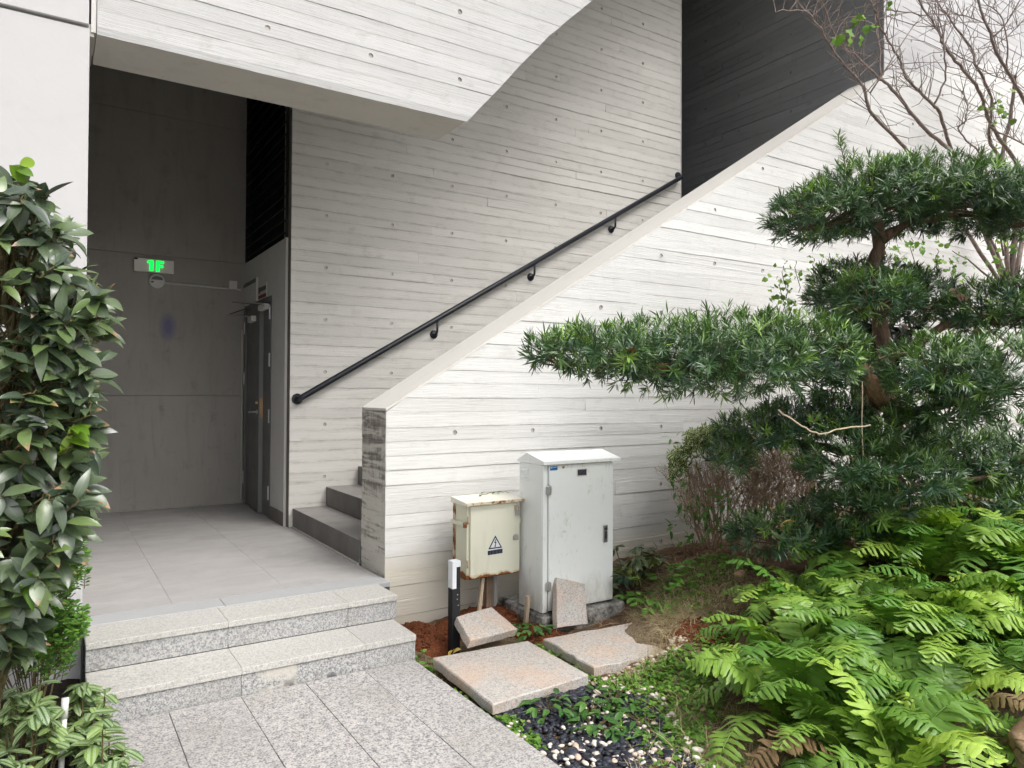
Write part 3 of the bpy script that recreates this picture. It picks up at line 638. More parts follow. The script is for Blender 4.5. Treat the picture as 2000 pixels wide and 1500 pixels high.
# ------------------------------------------------------------------ cabinets
bc = empty('grey_cabinet', (2.76, 3.65, .06), 'tall pale grey metal cabinet with sloped lid standing on a stained plinth', 'cabinet')
X0, X1, Y0, Y1 = 2.487, 3.035, 3.53, 3.79
B(X0, X1, Y0 + .018, Y1, .062, .946, 'body', 'paint_pale', bc, .003)
door = B(X0 + .042, X1 - .004, Y0 - .002, Y0 + .0175, .070, .941, 'door', 'paint_pale', bc, .004)
B(X0 + .002, X0 + .036, Y0 + .004, Y0 + .0178, .064, .944, 'hinge_stile', 'paint_pale', bc, .003)
lid = MB().prism([(Y0 - .016, .947), (Y0 - .016, .966), (3.70, 1.010), (Y1 + .015, .958), (Y1 + .015, .947)], X0 - .006, X1 + .045, 'X').build('lid', 'paint_pale', bc)
B(X0 + .01, X1 - .01, Y0 + .002, Y1 - .01, .942, .9475, 'lid_gasket', 'rust', bc)
for z in (.77, .195):
    MB().box(X0 + .022, X0 + .056, Y0 - .012, Y0 + .002, z, z + .05, .003).tube([(X0 + .040, Y0 - .010, z - .004), (X0 + .040, Y0 - .010, z + .054)], .006, 8).build('hinge', 'steel', bc)
hd = B(2.945, 2.981, Y0 - .010, Y0 - .003, .438, .548, 'handle', 'steel', door, .003)
MB().disc((2.963, Y0 - .010, .525), (0, -1, 0), .011, .011, .006, 12).tube([(2.963, Y0 - .0135, .51), (2.963, Y0 - .0135, .462)], .006, 8).build('latch', 'lens_dark', door)
B(2.737, 2.816, Y0 - .0045, Y0 - .0025, .866, .911, 'nameplate_border', 'trim_light', door); npl = B(2.743, 2.810, Y0 - .0058, Y0 - .0047, .871, .906, 'nameplate', 'label_black', door)
rng = random.Random(5)
pr = MB()
for r in range(5):
    x = 2.747
    while x < 2.803:
        w = rng.uniform(.003, .009); pr.box(x, min(x + w, 2.806), Y0 - .0066, Y0 - .0060, .873 + r * .0065, .8755 + r * .0065); x += w + .0025
pr.build('nameplate_print', 'ink_grey', door)
B(2.536, 2.590, Y0 - .0035, Y0 - .0022, .912, .936, 'maker_label', 'label_blue', door)
pr = MB(); pr.box(2.539, 2.551, Y0 - .0043, Y0 - .0036, .924, .931)
for k in range(7): pr.box(2.554 + k * .0048, 2.5575 + k * .0048, Y0 - .0043, Y0 - .0036, .9275, .9315)
pr.build('label_print', 'label_white', door)
MB().disc((2.634, Y0 - .0025, .927), (0, -1, 0), .009, .007, .003, 12).build('plug', 'rust', door)
for k in range(4):
    z = .838 + k * .021
    MB().add([(X0 - .012, 3.685, z), (X0 - .012, 3.751, z), (X0 + .001, 3.753, z), (X0 + .001, 3.683, z), (X0 + .001, 3.755, z + .013), (X0 + .001, 3.681, z + .013)], [(0, 1, 2, 3), (0, 5, 4, 1), (1, 4, 2), (0, 3, 5)]).build('vent', 'paint_pale', bc)
B(X0 - .03, X1 + .06, Y0 - .05, 3.99, -.12, .060, 'plinth', 'plinth_stained', bc, .012)

cc = empty('cream_cabinet', (2.29, 3.82, .26), 'small cream metal box with rusty edges and a high-voltage warning sticker', 'cabinet')
x0, x1, y0, y1 = 2.098, 2.468, 3.75, 3.905
B(x0, x1, y0 + .014, y1, .262, .712, 'body', 'cream_body', cc, .002)
cd = B(x0 + .018, x1 - .002, y0 - .001, y0 + .0135, .268, .700, 'door', 'cream_door', cc, .003)
MB().prism([(3.728, .706), (3.728, .722), (3.93, .742), (3.93, .708)], x0 - .020, 2.484, 'X').build('lid', 'cream_lid', cc)
for z in (.598, .338): MB().tube([(x0 + .004, y0 - .001, z), (x0 + .004, y0 - .001, z + .045)], .008, 8).build('hinge', 'rust', cc)
B(x0 - .016, x0 - .001, 3.765, 3.94, .578, .600, 'wall_strap', 'cream_body', cc, .002)
B(x0 - .018, x0 + .001, 3.762, 3.775, .574, .604, 'strap_bolt', 'rust', cc)
B(x0 - .004, x0 + .012, 3.9, 3.93, .26, .735, 'rear_flange', 'rust', cc)
B(2.415, 2.455, y0 - .0022, y0 - .0012, .470, .496, 'rust_ring', 'rust', cd); MB().disc((2.432, y0 - .002, .490), (0, -1, 0), .017, .015, .010, 16).build('lock', 'steel', cd, False)
B(2.427, 2.457, y0 - .018, y0 - .004, .622, .652, 'padlock', 'steel', cc, .003)
MB().tube([(2.433, y0 - .010, .65), (2.433, y0 - .010, .672), (2.442, y0 - .010, .682), (2.451, y0 - .010, .672), (2.451, y0 - .010, .65)], .003, 6).build('shackle', 'rust', cc)
B(2.424, 2.436, y0 - .006, y0 - .0012, .652, .684, 'hasp', 'rust', cd); B(2.440, 2.458, y0 - .005, y0 - .0012, .655, .700, 'hasp_plate', 'trim_light', cd)
B(x1 - .0015, x1 + .005, 3.752, 3.765, .575, .602, 'side_catch', 'cream_body', cc)
# warning sticker (same outline as in the picture: triangle over a dark band)
pz = lambda s, z, d: (s, y0 - .001 - d, z)
sk = flat_poly([(2.232, .395), (2.343, .397), (2.343, .430), (2.290, .520), (2.232, .430)], 'warning_sticker', 'label_white', cd, pz, .0002, .0007)
tri = [(2.239, .433), (2.337, .433), (2.288, .513)]
flat_poly(tri, 'triangle_border', 'label_black', cd, pz, .0009, .0014)
flat_poly([(2.252, .4405), (2.324, .4405), (2.288, .498)], 'triangle_field', 'label_white', cd, pz, .0016, .0020)
flat_poly([(2.2885, .489), (2.279, .466), (2.288, .468), (2.284, .449), (2.280, .450), (2.2855, .441), (2.292, .449), (2.289, .449), (2.296, .474), (2.287, .472), (2.294, .489)], 'lightning_bolt', 'label_black', cd, pz, .0022, .0027)
flat_poly([(2.235, .398), (2.340, .400), (2.340, .427), (2.235, .424)], 'caption_band', 'label_black', cd, pz, .0009, .0014)
pr = MB()
for cx in (2.249, 2.274, 2.299, 2.324):
    for k in range(3): pr.box(cx - .008, cx + .008, y0 - .0031, y0 - .0026, .404 + k * .007, .4055 + k * .007)
    for k in range(2): pr.box(cx - .005 + k * .009, cx - .0035 + k * .009, y0 - .0031, y0 - .0026, .402, .421)
pr.build('caption_print', 'ink_grey', cd)

# props under the cream cabinet
def lean(name, mat, pts, r, label, cat, sides=4):
    tag(MB().tube(pts, r, sides).build(name, mat), label, cat)
lean('wooden_stake', 'stake_wood', [(2.232, 3.80, .262), (2.135, 3.69, .02)], .014, 'pale thin wooden stake leaning under the cream cabinet', 'stake')
lean('timber_offcut', 'stake_dark', [(2.305, 3.86, .262), (2.292, 3.84, -.04)], .030, 'dark weathered timber offcut under the cream cabinet', 'timber')
lean('steel_pipe', 'pipe_grey', [(2.365, 3.88, .262), (2.372, 3.885, -.06)], .017, 'grey pipe rising into the underside of the cream cabinet', 'pipe', 10)
lean('short_stump', 'stake_wood', [(2.43, 3.60, .16), (2.425, 3.62, -.03)], .017, 'short broken wooden stump between the cabinets and the tilted slab', 'stake', 6)

# bollard light
bo = empty('bollard_light', (1.875, 3.50, -.02), 'square black post lamp with white lit-less head beside the cream cabinet', 'bollard')
bo['label'] = 'square black bollard with a white lamp head beside the cream cabinet'
bx, by, w = 1.848, 3.47, .050
B(bx, bx + w, by, by + w, -.05, .312, 'post', 'bollard_black', bo, .002)
B(bx + .026, bx + w - .001, by + .0005, by + w, .3125, .428, 'post_back', 'bollard_black', bo, .001)
MB().box(bx + .0005, bx + .0255, by - .0005, by + w, .3125, .4285, .001).box(bx - .0005, bx + w + .0005, by - .001, by + w + .0005, .4287, .462, .002).build('lamp_head', 'lamp_white', bo)
for z, x in ((.28, .032), (.255, .030), (.222, .036)): MB().disc((bx + x, by - .0005, z), (0, -1, 0), .0035, .003, .002, 8).build('screw', 'pipe_grey', bo)

# ------------------------------------------------------------------ loose granite slabs
def slab(name, c4, th, mat, label, group=None, j=.006):
    """slab from four top corners, thickness downwards along its normal, chipped edges"""
    P = [Vector(p) for p in c4]; n = (P[1] - P[0]).cross(P[3] - P[0]).normalized()
    if n.z < 0: n = -n
    rr = random.Random(len(label)); v = []; per = []
    N = 7
    for e in range(4):
        a, b = P[e], P[(e + 1) % 4]
        for i in range(N): per.append(a.lerp(b, i / N) + Vector((rr.uniform(-j, j) * .5, rr.uniform(-j, j) * .5, 0)) * (0 if False else 1))
    c = sum(P, Vector()) / 4; M = len(per)
    for q in per: v.append(c + (q - c) * .985)
    for q in per: v.append(q - n * .006)
    for q in per: v.append(c + (q - c) * (1 + rr.uniform(-.02, .005)) - n * th)
    f = [list(range(M))] + [[k * M + i, k * M + (i + 1) % M, (k + 1) * M + (i + 1) % M, (k + 1) * M + i] for k in range(2) for i in range(M)] + [list(range(3 * M - 1, 2 * M - 1, -1))]
    o = link(name, mesh(name, v, f, mat)); return tag(o, label, 'slab', group)
slab('stone_slab', [(1.655, 3.305, .034), (2.200, 3.262, .034), (2.195, 2.730, .028), (1.632, 2.690, .028)], .05, 'granite_slab', 'flat square granite slab lying beside the pavement edge', 'loose granite slabs')
slab('stone_slab', [(2.315, 3.262, .024), (2.930, 3.235, .022), (2.860, 2.79, .006), (2.292, 2.808, .016)], .05, 'granite_slab', 'flat granite slab half covered by soil in front of the grey cabinet', 'loose granite slabs', .02)
slab('stone_slab', [(1.868, 3.46, .165), (2.176, 3.60, .135), (2.225, 3.40, .055), (1.846, 3.262, .096)], .045, 'granite_slab', 'tilted granite slab propped behind the flat slab, next to the bollard', 'loose granite slabs')
slab('stone_slab', [(2.578, 3.515, .272), (2.790, 3.512, .205), (2.715, 3.385, .005), (2.487, 3.385, .02)], .04, 'granite_slab', 'broken granite slab leaning against the grey cabinet door', 'loose granite slabs')

# ------------------------------------------------------------------ garden ground
def gz(x, y):
    x = np.asarray(x, float); y = np.asarray(y, float)
    z = -.045 + .235 * sstep(2.1, 4.3, x) + .10 * sstep(4, 6, x)
    z = z + .03 * np.sin(x * 2.3 + y * 1.7) * sstep(2.6, 4, x) + .012 * np.sin(x * 7.1 + 1.3 * y) * np.cos(y * 6.3 - x)
    z = z + .13 * sstep(3.2, 4.4, x) * (1 - sstep(2.7, 3.3, y))
    z = z + .05 * np.exp(-((x - 3.02) ** 2 / .03 + (y - 3.0) ** 2 / .06)) - .07 * np.exp(-((x - 2.95) ** 2 / .12 + (y - 3.42) ** 2 / .05))
    z = z + .10 * np.exp(-((x - 3.62) ** 2 / .12 + (y - 3.25) ** 2 / .10)) + .05 * np.exp(-((x - 3.9) ** 2 / .2 + (y - 3.7) ** 2 / .1))
    return z
def terrain(name, x0, x1, y0, y1, step, zf, mat, seed=1, amp=.012):
    nx, ny = int((x1 - x0) / step) + 1, int((y1 - y0) / step) + 1
    X, Y = np.meshgrid(np.linspace(x0, x1, nx), np.linspace(y0, y1, ny), indexing='ij')
    r = np.random.default_rng(seed); Z = zf(X, Y) + r.normal(0, amp * .35, X.shape)
    for k in range(10):
        a = r.uniform(0, 6.28, 3); fq = r.uniform(8, 30); Z = Z + amp * .3 * np.sin(X * fq * math.cos(a[0]) + Y * fq * math.sin(a[0]) + a[1])
    v = np.stack([X, Y, Z], -1).reshape(-1, 3); i = np.arange(nx * ny).reshape(nx, ny)
    f = np.stack([i[:-1, :-1], i[1:, :-1], i[1:, 1:], i[:-1, 1:]], -1).reshape(-1, 4)
    return link(name, mesh(name, v.tolist(), f.tolist(), mat, True))
terrain('garden_bed', 1.604, 14.9, -1.0, YP + .02, .045, gz, 'soil_bed')['kind'] = 'structure'
terrain('planting_bed', -3.0, .143, .5, YP, .05, lambda x, y: -.02 + 0 * x, 'soil_dark', 2)['kind'] = 'structure'
def mound(name, cx, cy, rx, ry, h, mat, label, seed):
    n = 26; r = np.random.default_rng(seed); v = []; f = []
    for i in range(n + 1):
        for j in range(n + 1):
            a, b = i / n * 2 - 1, j / n * 2 - 1; d = a * a + b * b
            v.append((cx + a * rx, cy + b * ry, float(gz(cx + a * rx, cy + b * ry)) - .02 + h * max(0, 1 - d) ** .8 + (r.normal(0, .007) if d < 1 else 0)))
    f = [(i * (n + 1) + j, (i + 1) * (n + 1) + j, (i + 1) * (n + 1) + j + 1, i * (n + 1) + j + 1) for i in range(n) for j in range(n)]
    o = link(name, mesh(name, v, f, mat, True)); return tag(o, label, 'soil', None, 'stuff')
mound('red_soil', 1.80, 3.78, .17, .28, .10, 'soil_red', 'heap of crumbly red soil between the step and the bollard', 1)
mound('red_soil', 2.22, 3.83, .30, .24, .13, 'soil_red', 'red soil heaped behind the tilted slab under the cream cabinet', 2)
mound('red_soil', 2.44, 3.48, .14, .25, .06, 'soil_red', 'red soil spilling in front of the grey cabinet plinth', 3)
mound('red_soil', 3.05, 2.78, .30, .20, .05, 'soil_red', 'reddish bare soil beside the half covered slab', 4)

# ------------------------------------------------------------------ scatter tools
def tri_mesh(name, V, F, mat, tint=None, uv=None, smooth=True):
    me = bpy.data.meshes.new(name); V = np.ascontiguousarray(V, np.float32); F = np.ascontiguousarray(F, np.int32)
    me.vertices.add(len(V)); me.vertices.foreach_set('co', V.ravel()); me.loops.add(F.size); me.loops.foreach_set('vertex_index', F.ravel())
    me.polygons.add(len(F)); me.polygons.foreach_set('loop_start', np.arange(0, F.size, 3, dtype=np.int32))
    if smooth: me.polygons.foreach_set('use_smooth', np.ones(len(F), bool))
    me.materials.append(MATS[mat])
    if tint is not None:
        a = me.attributes.new('tint', 'FLOAT', 'POINT'); a.data.foreach_set('value', np.ascontiguousarray(tint, np.float32))
    if uv is not None:
        u = me.uv_layers.new(name='UVMap'); u.data.foreach_set('uv', np.ascontiguousarray(uv[F.ravel()], np.float32).ravel())
    me.update(calc_edges=True); return me
def leaf_tpl(L=1.0, Wd=.3, rows=4, curl=.15, fold=.12, peak=.45, three=True, wav=0.0, tip=.0):
    """leaf along +Y, face up +Z; returns verts, tris, uv"""
    v = [(0, 0, 0)]; uv = [(.5, 0)]; f = []
    n = 3 if three else 2
    for r in range(1, rows):
        t = r / rows; pw = math.log(.5) / math.log(peak); w = Wd * .5 * math.sin(math.pi * t ** pw) ** .85
        z = -curl * L * t * t; zz = z + fold * w + wav * Wd * math.sin(t * 19)
        if three: v += [(-w, t * L, zz), (0, t * L, z), (w, t * L, zz)]; uv += [(.5 - .5 * max(w / (Wd * .5), .35), t), (.5, t), (.5 + .5 * max(w / (Wd * .5), .35), t)]
        else: v += [(-w, t * L, zz), (w, t * L, zz)]; uv += [(0, t), (1, t)]
    v.append((0, L, -curl * L - tip)); uv.append((.5, 1)); last = len(v) - 1
    for k in range(n - 1): f.append((0, 1 + k + 1, 1 + k)); f.append((last, last - n + k, last - n + k + 1))
    for r in range(rows - 2):
        a = 1 + r * n; b = a + n
        for k in range(n - 1): f += [(a + k, a + k + 1, b + k + 1), (a + k, b + k + 1, b + k)]
    return np.array(v, float), np.array(f, int), np.array(uv, float)
def frames(d, up):
    d = d / np.linalg.norm(d, axis=1, keepdims=True); z = up - d * (d * up).sum(1, keepdims=True); ln = np.linalg.norm(z, axis=1, keepdims=True)
    alt = np.cross(d, np.array([[1., .3, .2]])); z = np.where(ln < 1e-4, alt, z); z = z / np.linalg.norm(z, axis=1, keepdims=True)
    x = np.cross(d, z); return x, d, z
def scatter(tpls, pos, d, up, scale, tint, rng):
    """many leaves into one vertex/face list"""
    pos = np.asarray(pos, float); x, y, z = frames(np.asarray(d, float), np.asarray(up, float)); scale = np.asarray(scale, float).reshape(-1, 1, 1)
    which = rng.integers(0, len(tpls), len(pos)); Vs, Fs, Ts, Us = [], [], [], []; k = 0
    for w, (tv, tf, tu) in enumerate(tpls):
        m = which == w
        if not m.any(): continue
        P = pos[m][:, None, :] + scale[m] * (tv[None, :, 0:1] * x[m][:, None, :] + tv[None, :, 1:2] * y[m][:, None, :] + tv[None, :, 2:3] * z[m][:, None, :])
        n = m.sum(); Vs.append(P.reshape(-1, 3)); Fs.append((tf[None] + (np.arange(n) * len(tv))[:, None, None]).reshape(-1, 3) + k); Ts.append(np.repeat(np.asarray(tint)[m], len(tv))); Us.append(np.tile(tu, (n, 1))); k += n * len(tv)
    return np.concatenate(Vs), np.concatenate(Fs), np.concatenate(Ts), np.concatenate(Us)
def unit(r, n):
    v = r.normal(size=(n, 3)); return v / np.linalg.norm(v, axis=1, keepdims=True)
def view_ray(u, v):
    x, y = u - 1000, v - 750; c, s = math.cos(ROLL), math.sin(ROLL); a, b = c * x + s * y, -s * x + c * y
    r, U = a / FPX, -b / FPX; cp, sp = math.cos(PITCH), math.sin(PITCH); d, z = cp - U * sp, sp + U * cp
    return np.array([r * math.cos(YAW) + d * math.sin(YAW), -r * math.sin(YAW) + d * math.cos(YAW), z])
def atD(u, v, D): return np.array([0, 0, CAM_H]) + view_ray(u, v) * D          # measured point at a depth
def atY(u, v, Y): r = view_ray(u, v); return np.array([0, 0, CAM_H]) + r * (Y / r[1])
def sprig(r, pos, axis, n, spread=(35, 80), tpl_dir=None):
    """n leaf directions around each axis"""
    N = len(pos); ax = axis / np.linalg.norm(axis, axis=1, keepdims=True)
    A = np.repeat(ax, n, 0); P = np.repeat(pos, n, 0); p = unit(r, N * n); p = p - A * (p * A).sum(1, keepdims=True); p /= np.linalg.norm(p, axis=1, keepdims=True)
    th = np.radians(r.uniform(spread[0], spread[1], N * n))[:, None]; d = A * np.cos(th) + p * np.sin(th)
    up = A - d * (A * d).sum(1, keepdims=True)
    return P, d, up, np.repeat(np.arange(N), n)

# ------------------------------------------------------------------ cloud-pruned podocarpus tree
KD = .87
podo = empty('podocarpus_tree', tuple(atD(1765, 1055, 5.25 * KD)), 'cloud-pruned evergreen tree with needle-like leaves in flat layered pads', 'tree')
r = np.random.default_rng(5)
ptpl = [leaf_tpl(1, .108, 3, c, .0, .5, False) for c in (.02, .10, .2)]
def podo_pad(ells, n_per, label, seed, lowlight=.0, size=.064, bottom=.75):
    r = np.random.default_rng(seed); V = []; F = []; T = []; k = 0; tw = MB()
    for (u, v, D, ru, rv, rb) in ells:
        D = D * KD; c = atD(u, v, D); a, h = ru * D / FPX, rv * D / FPX
        ray = view_ray(u, 750); ang = math.atan2(ray[1], ray[0]); ex = np.array([math.sin(ang), -math.cos(ang), 0]); ey = np.array([math.cos(ang), math.sin(ang), 0]); ez = np.array([0, 0, 1.])
        area = a * rb * 4 + h * (a + rb) * 2; N = int(n_per * area * 260)
        q = unit(r, N * 2); q = q[(q[:, 2] > -.55) | (r.random(len(q)) < .35)][:N]; N = len(q)
        q[:, 2] = np.where(q[:, 2] < 0, q[:, 2] * bottom, q[:, 2])
        rad = 1 - np.abs(r.normal(0, .07, N)) + .05 * np.sin(q[:, 0] * 9 + seed) * np.sin(q[:, 1] * 8) + .03 * r.normal(size=N); inner = r.random(N) < .22; rad = np.where(inner, r.uniform(.45, .85, N), rad)
        L = (q * rad[:, None]) * np.array([a, rb, h]); P = c + L[:, :1] * ex + L[:, 1:2] * ey + L[:, 2:] * ez
        nq = q / np.array([a, rb, h]); nq /= np.linalg.norm(nq, axis=1, keepdims=True); ax = nq[:, :1] * ex + nq[:, 1:2] * ey + nq[:, 2:] * ez
        ax = ax * .75 + np.array([0, 0, .42]) + unit(r, N) * .42
        n = 17; PP, d, up, own = sprig(r, P, ax, n, (18, 78))
        sc_ = size * r.uniform(.62, 1.2, N)[own] * r.uniform(.75, 1.15, N * n)
        base = np.clip(r.beta(1.2, 4.0, N), 0, 1) * np.where(inner, .5, 1.0) + .34 * np.clip(q[:, 2] + .1, 0, 1) * np.where(inner, .3, 1.0) - lowlight; young = r.random(N) < .07  # tint paints light from above: paler leaves on pad tops, darker ones inside
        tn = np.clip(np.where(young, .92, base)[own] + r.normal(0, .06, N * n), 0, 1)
        PP = PP + d * 0 + np.repeat(ax / np.linalg.norm(ax, axis=1, keepdims=True), n, 0) * (r.uniform(-.02, .035, N * n)[:, None])
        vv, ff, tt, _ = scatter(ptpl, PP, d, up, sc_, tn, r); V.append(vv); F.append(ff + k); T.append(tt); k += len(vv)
        for i in r.integers(0, N, max(6, N // 14)):
            tw.tube([c + (P[i] - c) * .15 + np.array([0, 0, -.05]), c + (P[i] - c) * .6 + np.array([0, 0, -.03]), P[i]], [.007, .005, .002], 4, False)
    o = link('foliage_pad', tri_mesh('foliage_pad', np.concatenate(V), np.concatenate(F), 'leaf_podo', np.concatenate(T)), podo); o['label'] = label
    if tw.v: o2 = tw.build('twigs', 'bark_brown', o); o2['kind'] = 'stuff'
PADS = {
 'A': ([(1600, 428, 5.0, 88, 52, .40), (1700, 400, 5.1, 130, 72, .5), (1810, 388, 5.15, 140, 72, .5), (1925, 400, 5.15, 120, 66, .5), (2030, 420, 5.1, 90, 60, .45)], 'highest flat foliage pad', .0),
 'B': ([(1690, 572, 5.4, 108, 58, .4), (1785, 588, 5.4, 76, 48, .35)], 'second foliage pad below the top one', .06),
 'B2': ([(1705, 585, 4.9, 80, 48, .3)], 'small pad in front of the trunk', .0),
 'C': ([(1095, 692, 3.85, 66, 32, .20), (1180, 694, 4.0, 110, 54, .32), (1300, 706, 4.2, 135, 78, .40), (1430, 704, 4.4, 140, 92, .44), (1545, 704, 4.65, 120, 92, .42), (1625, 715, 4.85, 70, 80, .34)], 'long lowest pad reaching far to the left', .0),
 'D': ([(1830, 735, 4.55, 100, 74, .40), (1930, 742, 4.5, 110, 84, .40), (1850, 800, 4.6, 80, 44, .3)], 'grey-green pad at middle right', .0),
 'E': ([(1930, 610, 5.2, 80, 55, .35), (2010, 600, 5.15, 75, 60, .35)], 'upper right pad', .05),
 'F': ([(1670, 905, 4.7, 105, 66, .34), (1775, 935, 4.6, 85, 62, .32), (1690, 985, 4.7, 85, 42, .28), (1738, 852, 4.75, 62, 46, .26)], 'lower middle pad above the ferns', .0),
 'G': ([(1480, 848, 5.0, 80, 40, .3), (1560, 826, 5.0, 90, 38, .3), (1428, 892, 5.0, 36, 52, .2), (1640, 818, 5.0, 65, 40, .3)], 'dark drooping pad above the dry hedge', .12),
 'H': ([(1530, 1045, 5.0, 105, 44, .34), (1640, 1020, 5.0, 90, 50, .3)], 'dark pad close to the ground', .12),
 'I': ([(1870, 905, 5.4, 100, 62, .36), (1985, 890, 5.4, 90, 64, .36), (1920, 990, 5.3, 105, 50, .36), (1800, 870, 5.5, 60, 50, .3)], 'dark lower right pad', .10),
}
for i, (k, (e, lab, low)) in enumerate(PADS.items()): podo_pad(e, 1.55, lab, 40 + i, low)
def smooth(pts, n=5):
    P = [Vector(p) for p in pts]; P = [P[0]] + P + [P[-1]]; out = []
    for i in range(1, len(P) - 2):
        for k in range(n):
            t = k / n; a, b, c, d = P[i - 1:i + 3]; out.append(.5 * ((2 * b) + (c - a) * t + (2 * a - 5 * b + 4 * c - d) * t * t + (3 * b - a - 3 * c + d) * t ** 3))
    return out + [P[-2]]
def wob(pts, amp, n=3, seed=1):
    if len(pts) > 3: pts = smooth(pts, 2); n = max(2, n - 1)
    rr = random.Random(seed); out = []
    for a, b in zip(pts[:-1], pts[1:]):
        a, b = Vector(a), Vector(b)
        for i in range(n): out.append(a.lerp(b, i / n) + Vector([rr.uniform(-amp, amp) for _ in range(3)]) * (0 if i == 0 else 1))
    return out + [Vector(pts[-1])]
def limb(name, uvD, rad, mat, parent, amp=.012, seed=1, sides=9):
    p = wob([atD(q[0], q[1], q[2] * KD) for q in uvD], amp, 3, seed); n = len(p); rr = [rad[0] + (rad[1] - rad[0]) * (i / (n - 1)) ** .8 for i in range(n)]
    rr = [x * (1 + .12 * math.sin(i * 2.1 + seed)) for i, x in enumerate(rr)]
    return MB().tube(p, rr, sides).build(name, mat, parent, True)
limb('trunk', [(1768, 1090, 5.2), (1755, 1000, 5.2), (1742, 900, 5.15), (1745, 800, 5.2), (1728, 700, 5.25), (1715, 600, 5.2), (1712, 500, 5.15), (1720, 430, 5.1)], (.072, .036), 'bark_brown', podo, .02, 2, 12)
limb('branch', [(1738, 790, 5.2), (1714, 775, 4.70), (1692, 725, 4.62), (1640, 720, 4.75), (1500, 715, 4.55), (1330, 715, 4.25), (1180, 705, 4.0)], (.062, .012), 'bark_light', podo, .012, 3)
limb('branch', [(1725, 700, 5.25), (1790, 670, 5.2), (1860, 630, 5.2), (1950, 612, 5.2)], (.042, .018), 'bark_brown', podo, .01, 4)
limb('branch', [(1740, 830, 5.2), (1800, 800, 4.8), (1880, 780, 4.6)], (.045, .015), 'bark_brown', podo, .01, 5)
limb('branch', [(1742, 880, 5.15), (1640, 880, 5.0), (1540, 860, 5.0), (1450, 870, 5.0)], (.04, .01), 'bark_brown', podo, .01, 6)
limb('branch', [(1716, 470, 5.12), (1780, 430, 5.15), (1900, 420, 5.15)], (.04, .012), 'bark_brown', podo, .01, 7)
limb('branch', [(1745, 960, 5.2), (1840, 940, 5.15), (1940, 930, 5.1)], (.04, .012), 'bark_brown', podo, .01, 8)
# upright young shoot on the top pad
sp = [atD(1662, 350, 5.0 * KD), atD(1648, 310, 5.0 * KD), atD(1636, 262, 5.0 * KD)]
sh = MB().tube(wob(sp, .004, 3, 3), [.004, .004, .0035, .003, .003, .002, .002], 5).build('shoot', 'stem_green', podo)
P = np.array([np.array(sp[0]) + (np.array(sp[2]) - np.array(sp[0])) * t for t in np.linspace(.05, 1, 30)]); P2 = P.copy(); P2[:15] += (np.array([.06, -.02, .02]) * np.linspace(0, 1, 15)[:, None])
PP, d, up, own = sprig(r, np.concatenate([P, P2[:15]]), np.tile([[0, 0, 1.]], (45, 1)), 5, (35, 75)); vv, ff, tt, _ = scatter(ptpl, PP, d, up, np.full(len(PP), .055), r.uniform(.6, .95, len(PP)), r)
link('shoot_leaves', tri_mesh('shoot_leaves', vv, ff, 'leaf_podo', tt), podo)
tag(MB().tube(wob([atD(1520, 800, 3.731), atD(1560, 828, 3.731), atD(1600, 848, 3.731), atD(1640, 838, 3.731), atD(1700, 830, 3.772)], .004, 4, 3), .0045, 5).build('garden_twine', 'twine'), 'tan twine hanging in a slack curve under the long foliage pad', 'twine')
tag(MB().tube(wob([atD(1684, 745, 3.920), atD(1686, 890, 3.854)], .004, 4, 3), .0028, 5).build('garden_twine', 'twine'), 'thin straight string hanging beside the tree trunk', 'twine')
tag(MB().tube(wob([atD(1715, 700, 4.100), atD(1745, 690, 4.059), atD(1765, 690, 4.018), atD(1790, 688, 4.018)], .004, 3, 3), .004, 5).build('garden_twine', 'twine'), 'short loop of tan twine around the tree branch', 'twine')

# ------------------------------------------------------------------ camellia behind the tree
cam_ = empty('camellia_bush', tuple(atD(1720, 1000, 6.0)), 'dark glossy-leaved bush with pale pink flowers behind the layered tree', 'bush')
r = np.random.default_rng(9); N = 420
q = unit(r, N); c0 = atD(1705, 635, 5.35); P = c0 + q * r.uniform(.45, 1.0, N)[:, None] * np.array([.60, .36, .50])
PP, d, up, own = sprig(r, P, q + np.array([0, 0, .5]), 6, (30, 95)); up = up * .4 + np.array([0, -.5, .8]); ctpl = [leaf_tpl(1, .46, 4, c, .25, .45) for c in (.1, .25)]
vv, ff, tt, uu = scatter(ctpl, PP, d, up, .075 * r.uniform(.7, 1.2, len(PP)), r.beta(1.2, 4, len(PP)), r); link('foliage', tri_mesh('foliage', vv, ff, 'leaf_camellia', tt, uu), cam_)
tw = MB()
for i in range(60): tw.tube(wob([c0 + np.array([0, .1, -1.2]), c0 + (P[i] - c0) * .4 + np.array([0, 0, -.15]), P[i]], .02, 3, i), [.014, .012, .010, .009, .007, .006, .003], 5, False)
for u_, v_ in ((1865, 582), (1811, 602), (1766, 642), (1655, 664)): tw.tube(wob([atD(u_, v_, 4.46), atD(u_ - 20, v_ + 25, 4.75), c0 + np.array([.2, 0, -.3])], .01, 3, u_), [.003, .004, .006], 5, False)
tw.build('stems', 'bark_grey', cam_)
def flower(p, s, parent, seed):
    r = np.random.default_rng(seed); n = 16; d = unit(r, n) * .7 + np.array([-.4, -.9, .35]); tp = [leaf_tpl(1, .8, 4, -.35, .3, .6)]
    vv, ff, tt, uu = scatter(tp, np.tile(p, (n, 1)) + unit(r, n) * s * .1, d, unit(r, n), s * r.uniform(.6, 1, n), r.random(n), r); return link('flower', tri_mesh('flower', vv, ff, 'petal_pink', tt, uu), parent)
for i, (u, v, D) in enumerate([(1859, 576, 4.45), (1874, 586, 4.42), (1811, 600, 4.5), (1766, 640, 4.6), (1655, 662, 4.6), (1718, 672, 4.9), (1905, 648, 4.7)]): flower(atD(u, v, D), .05 if i < 2 else .028, cam_, i)
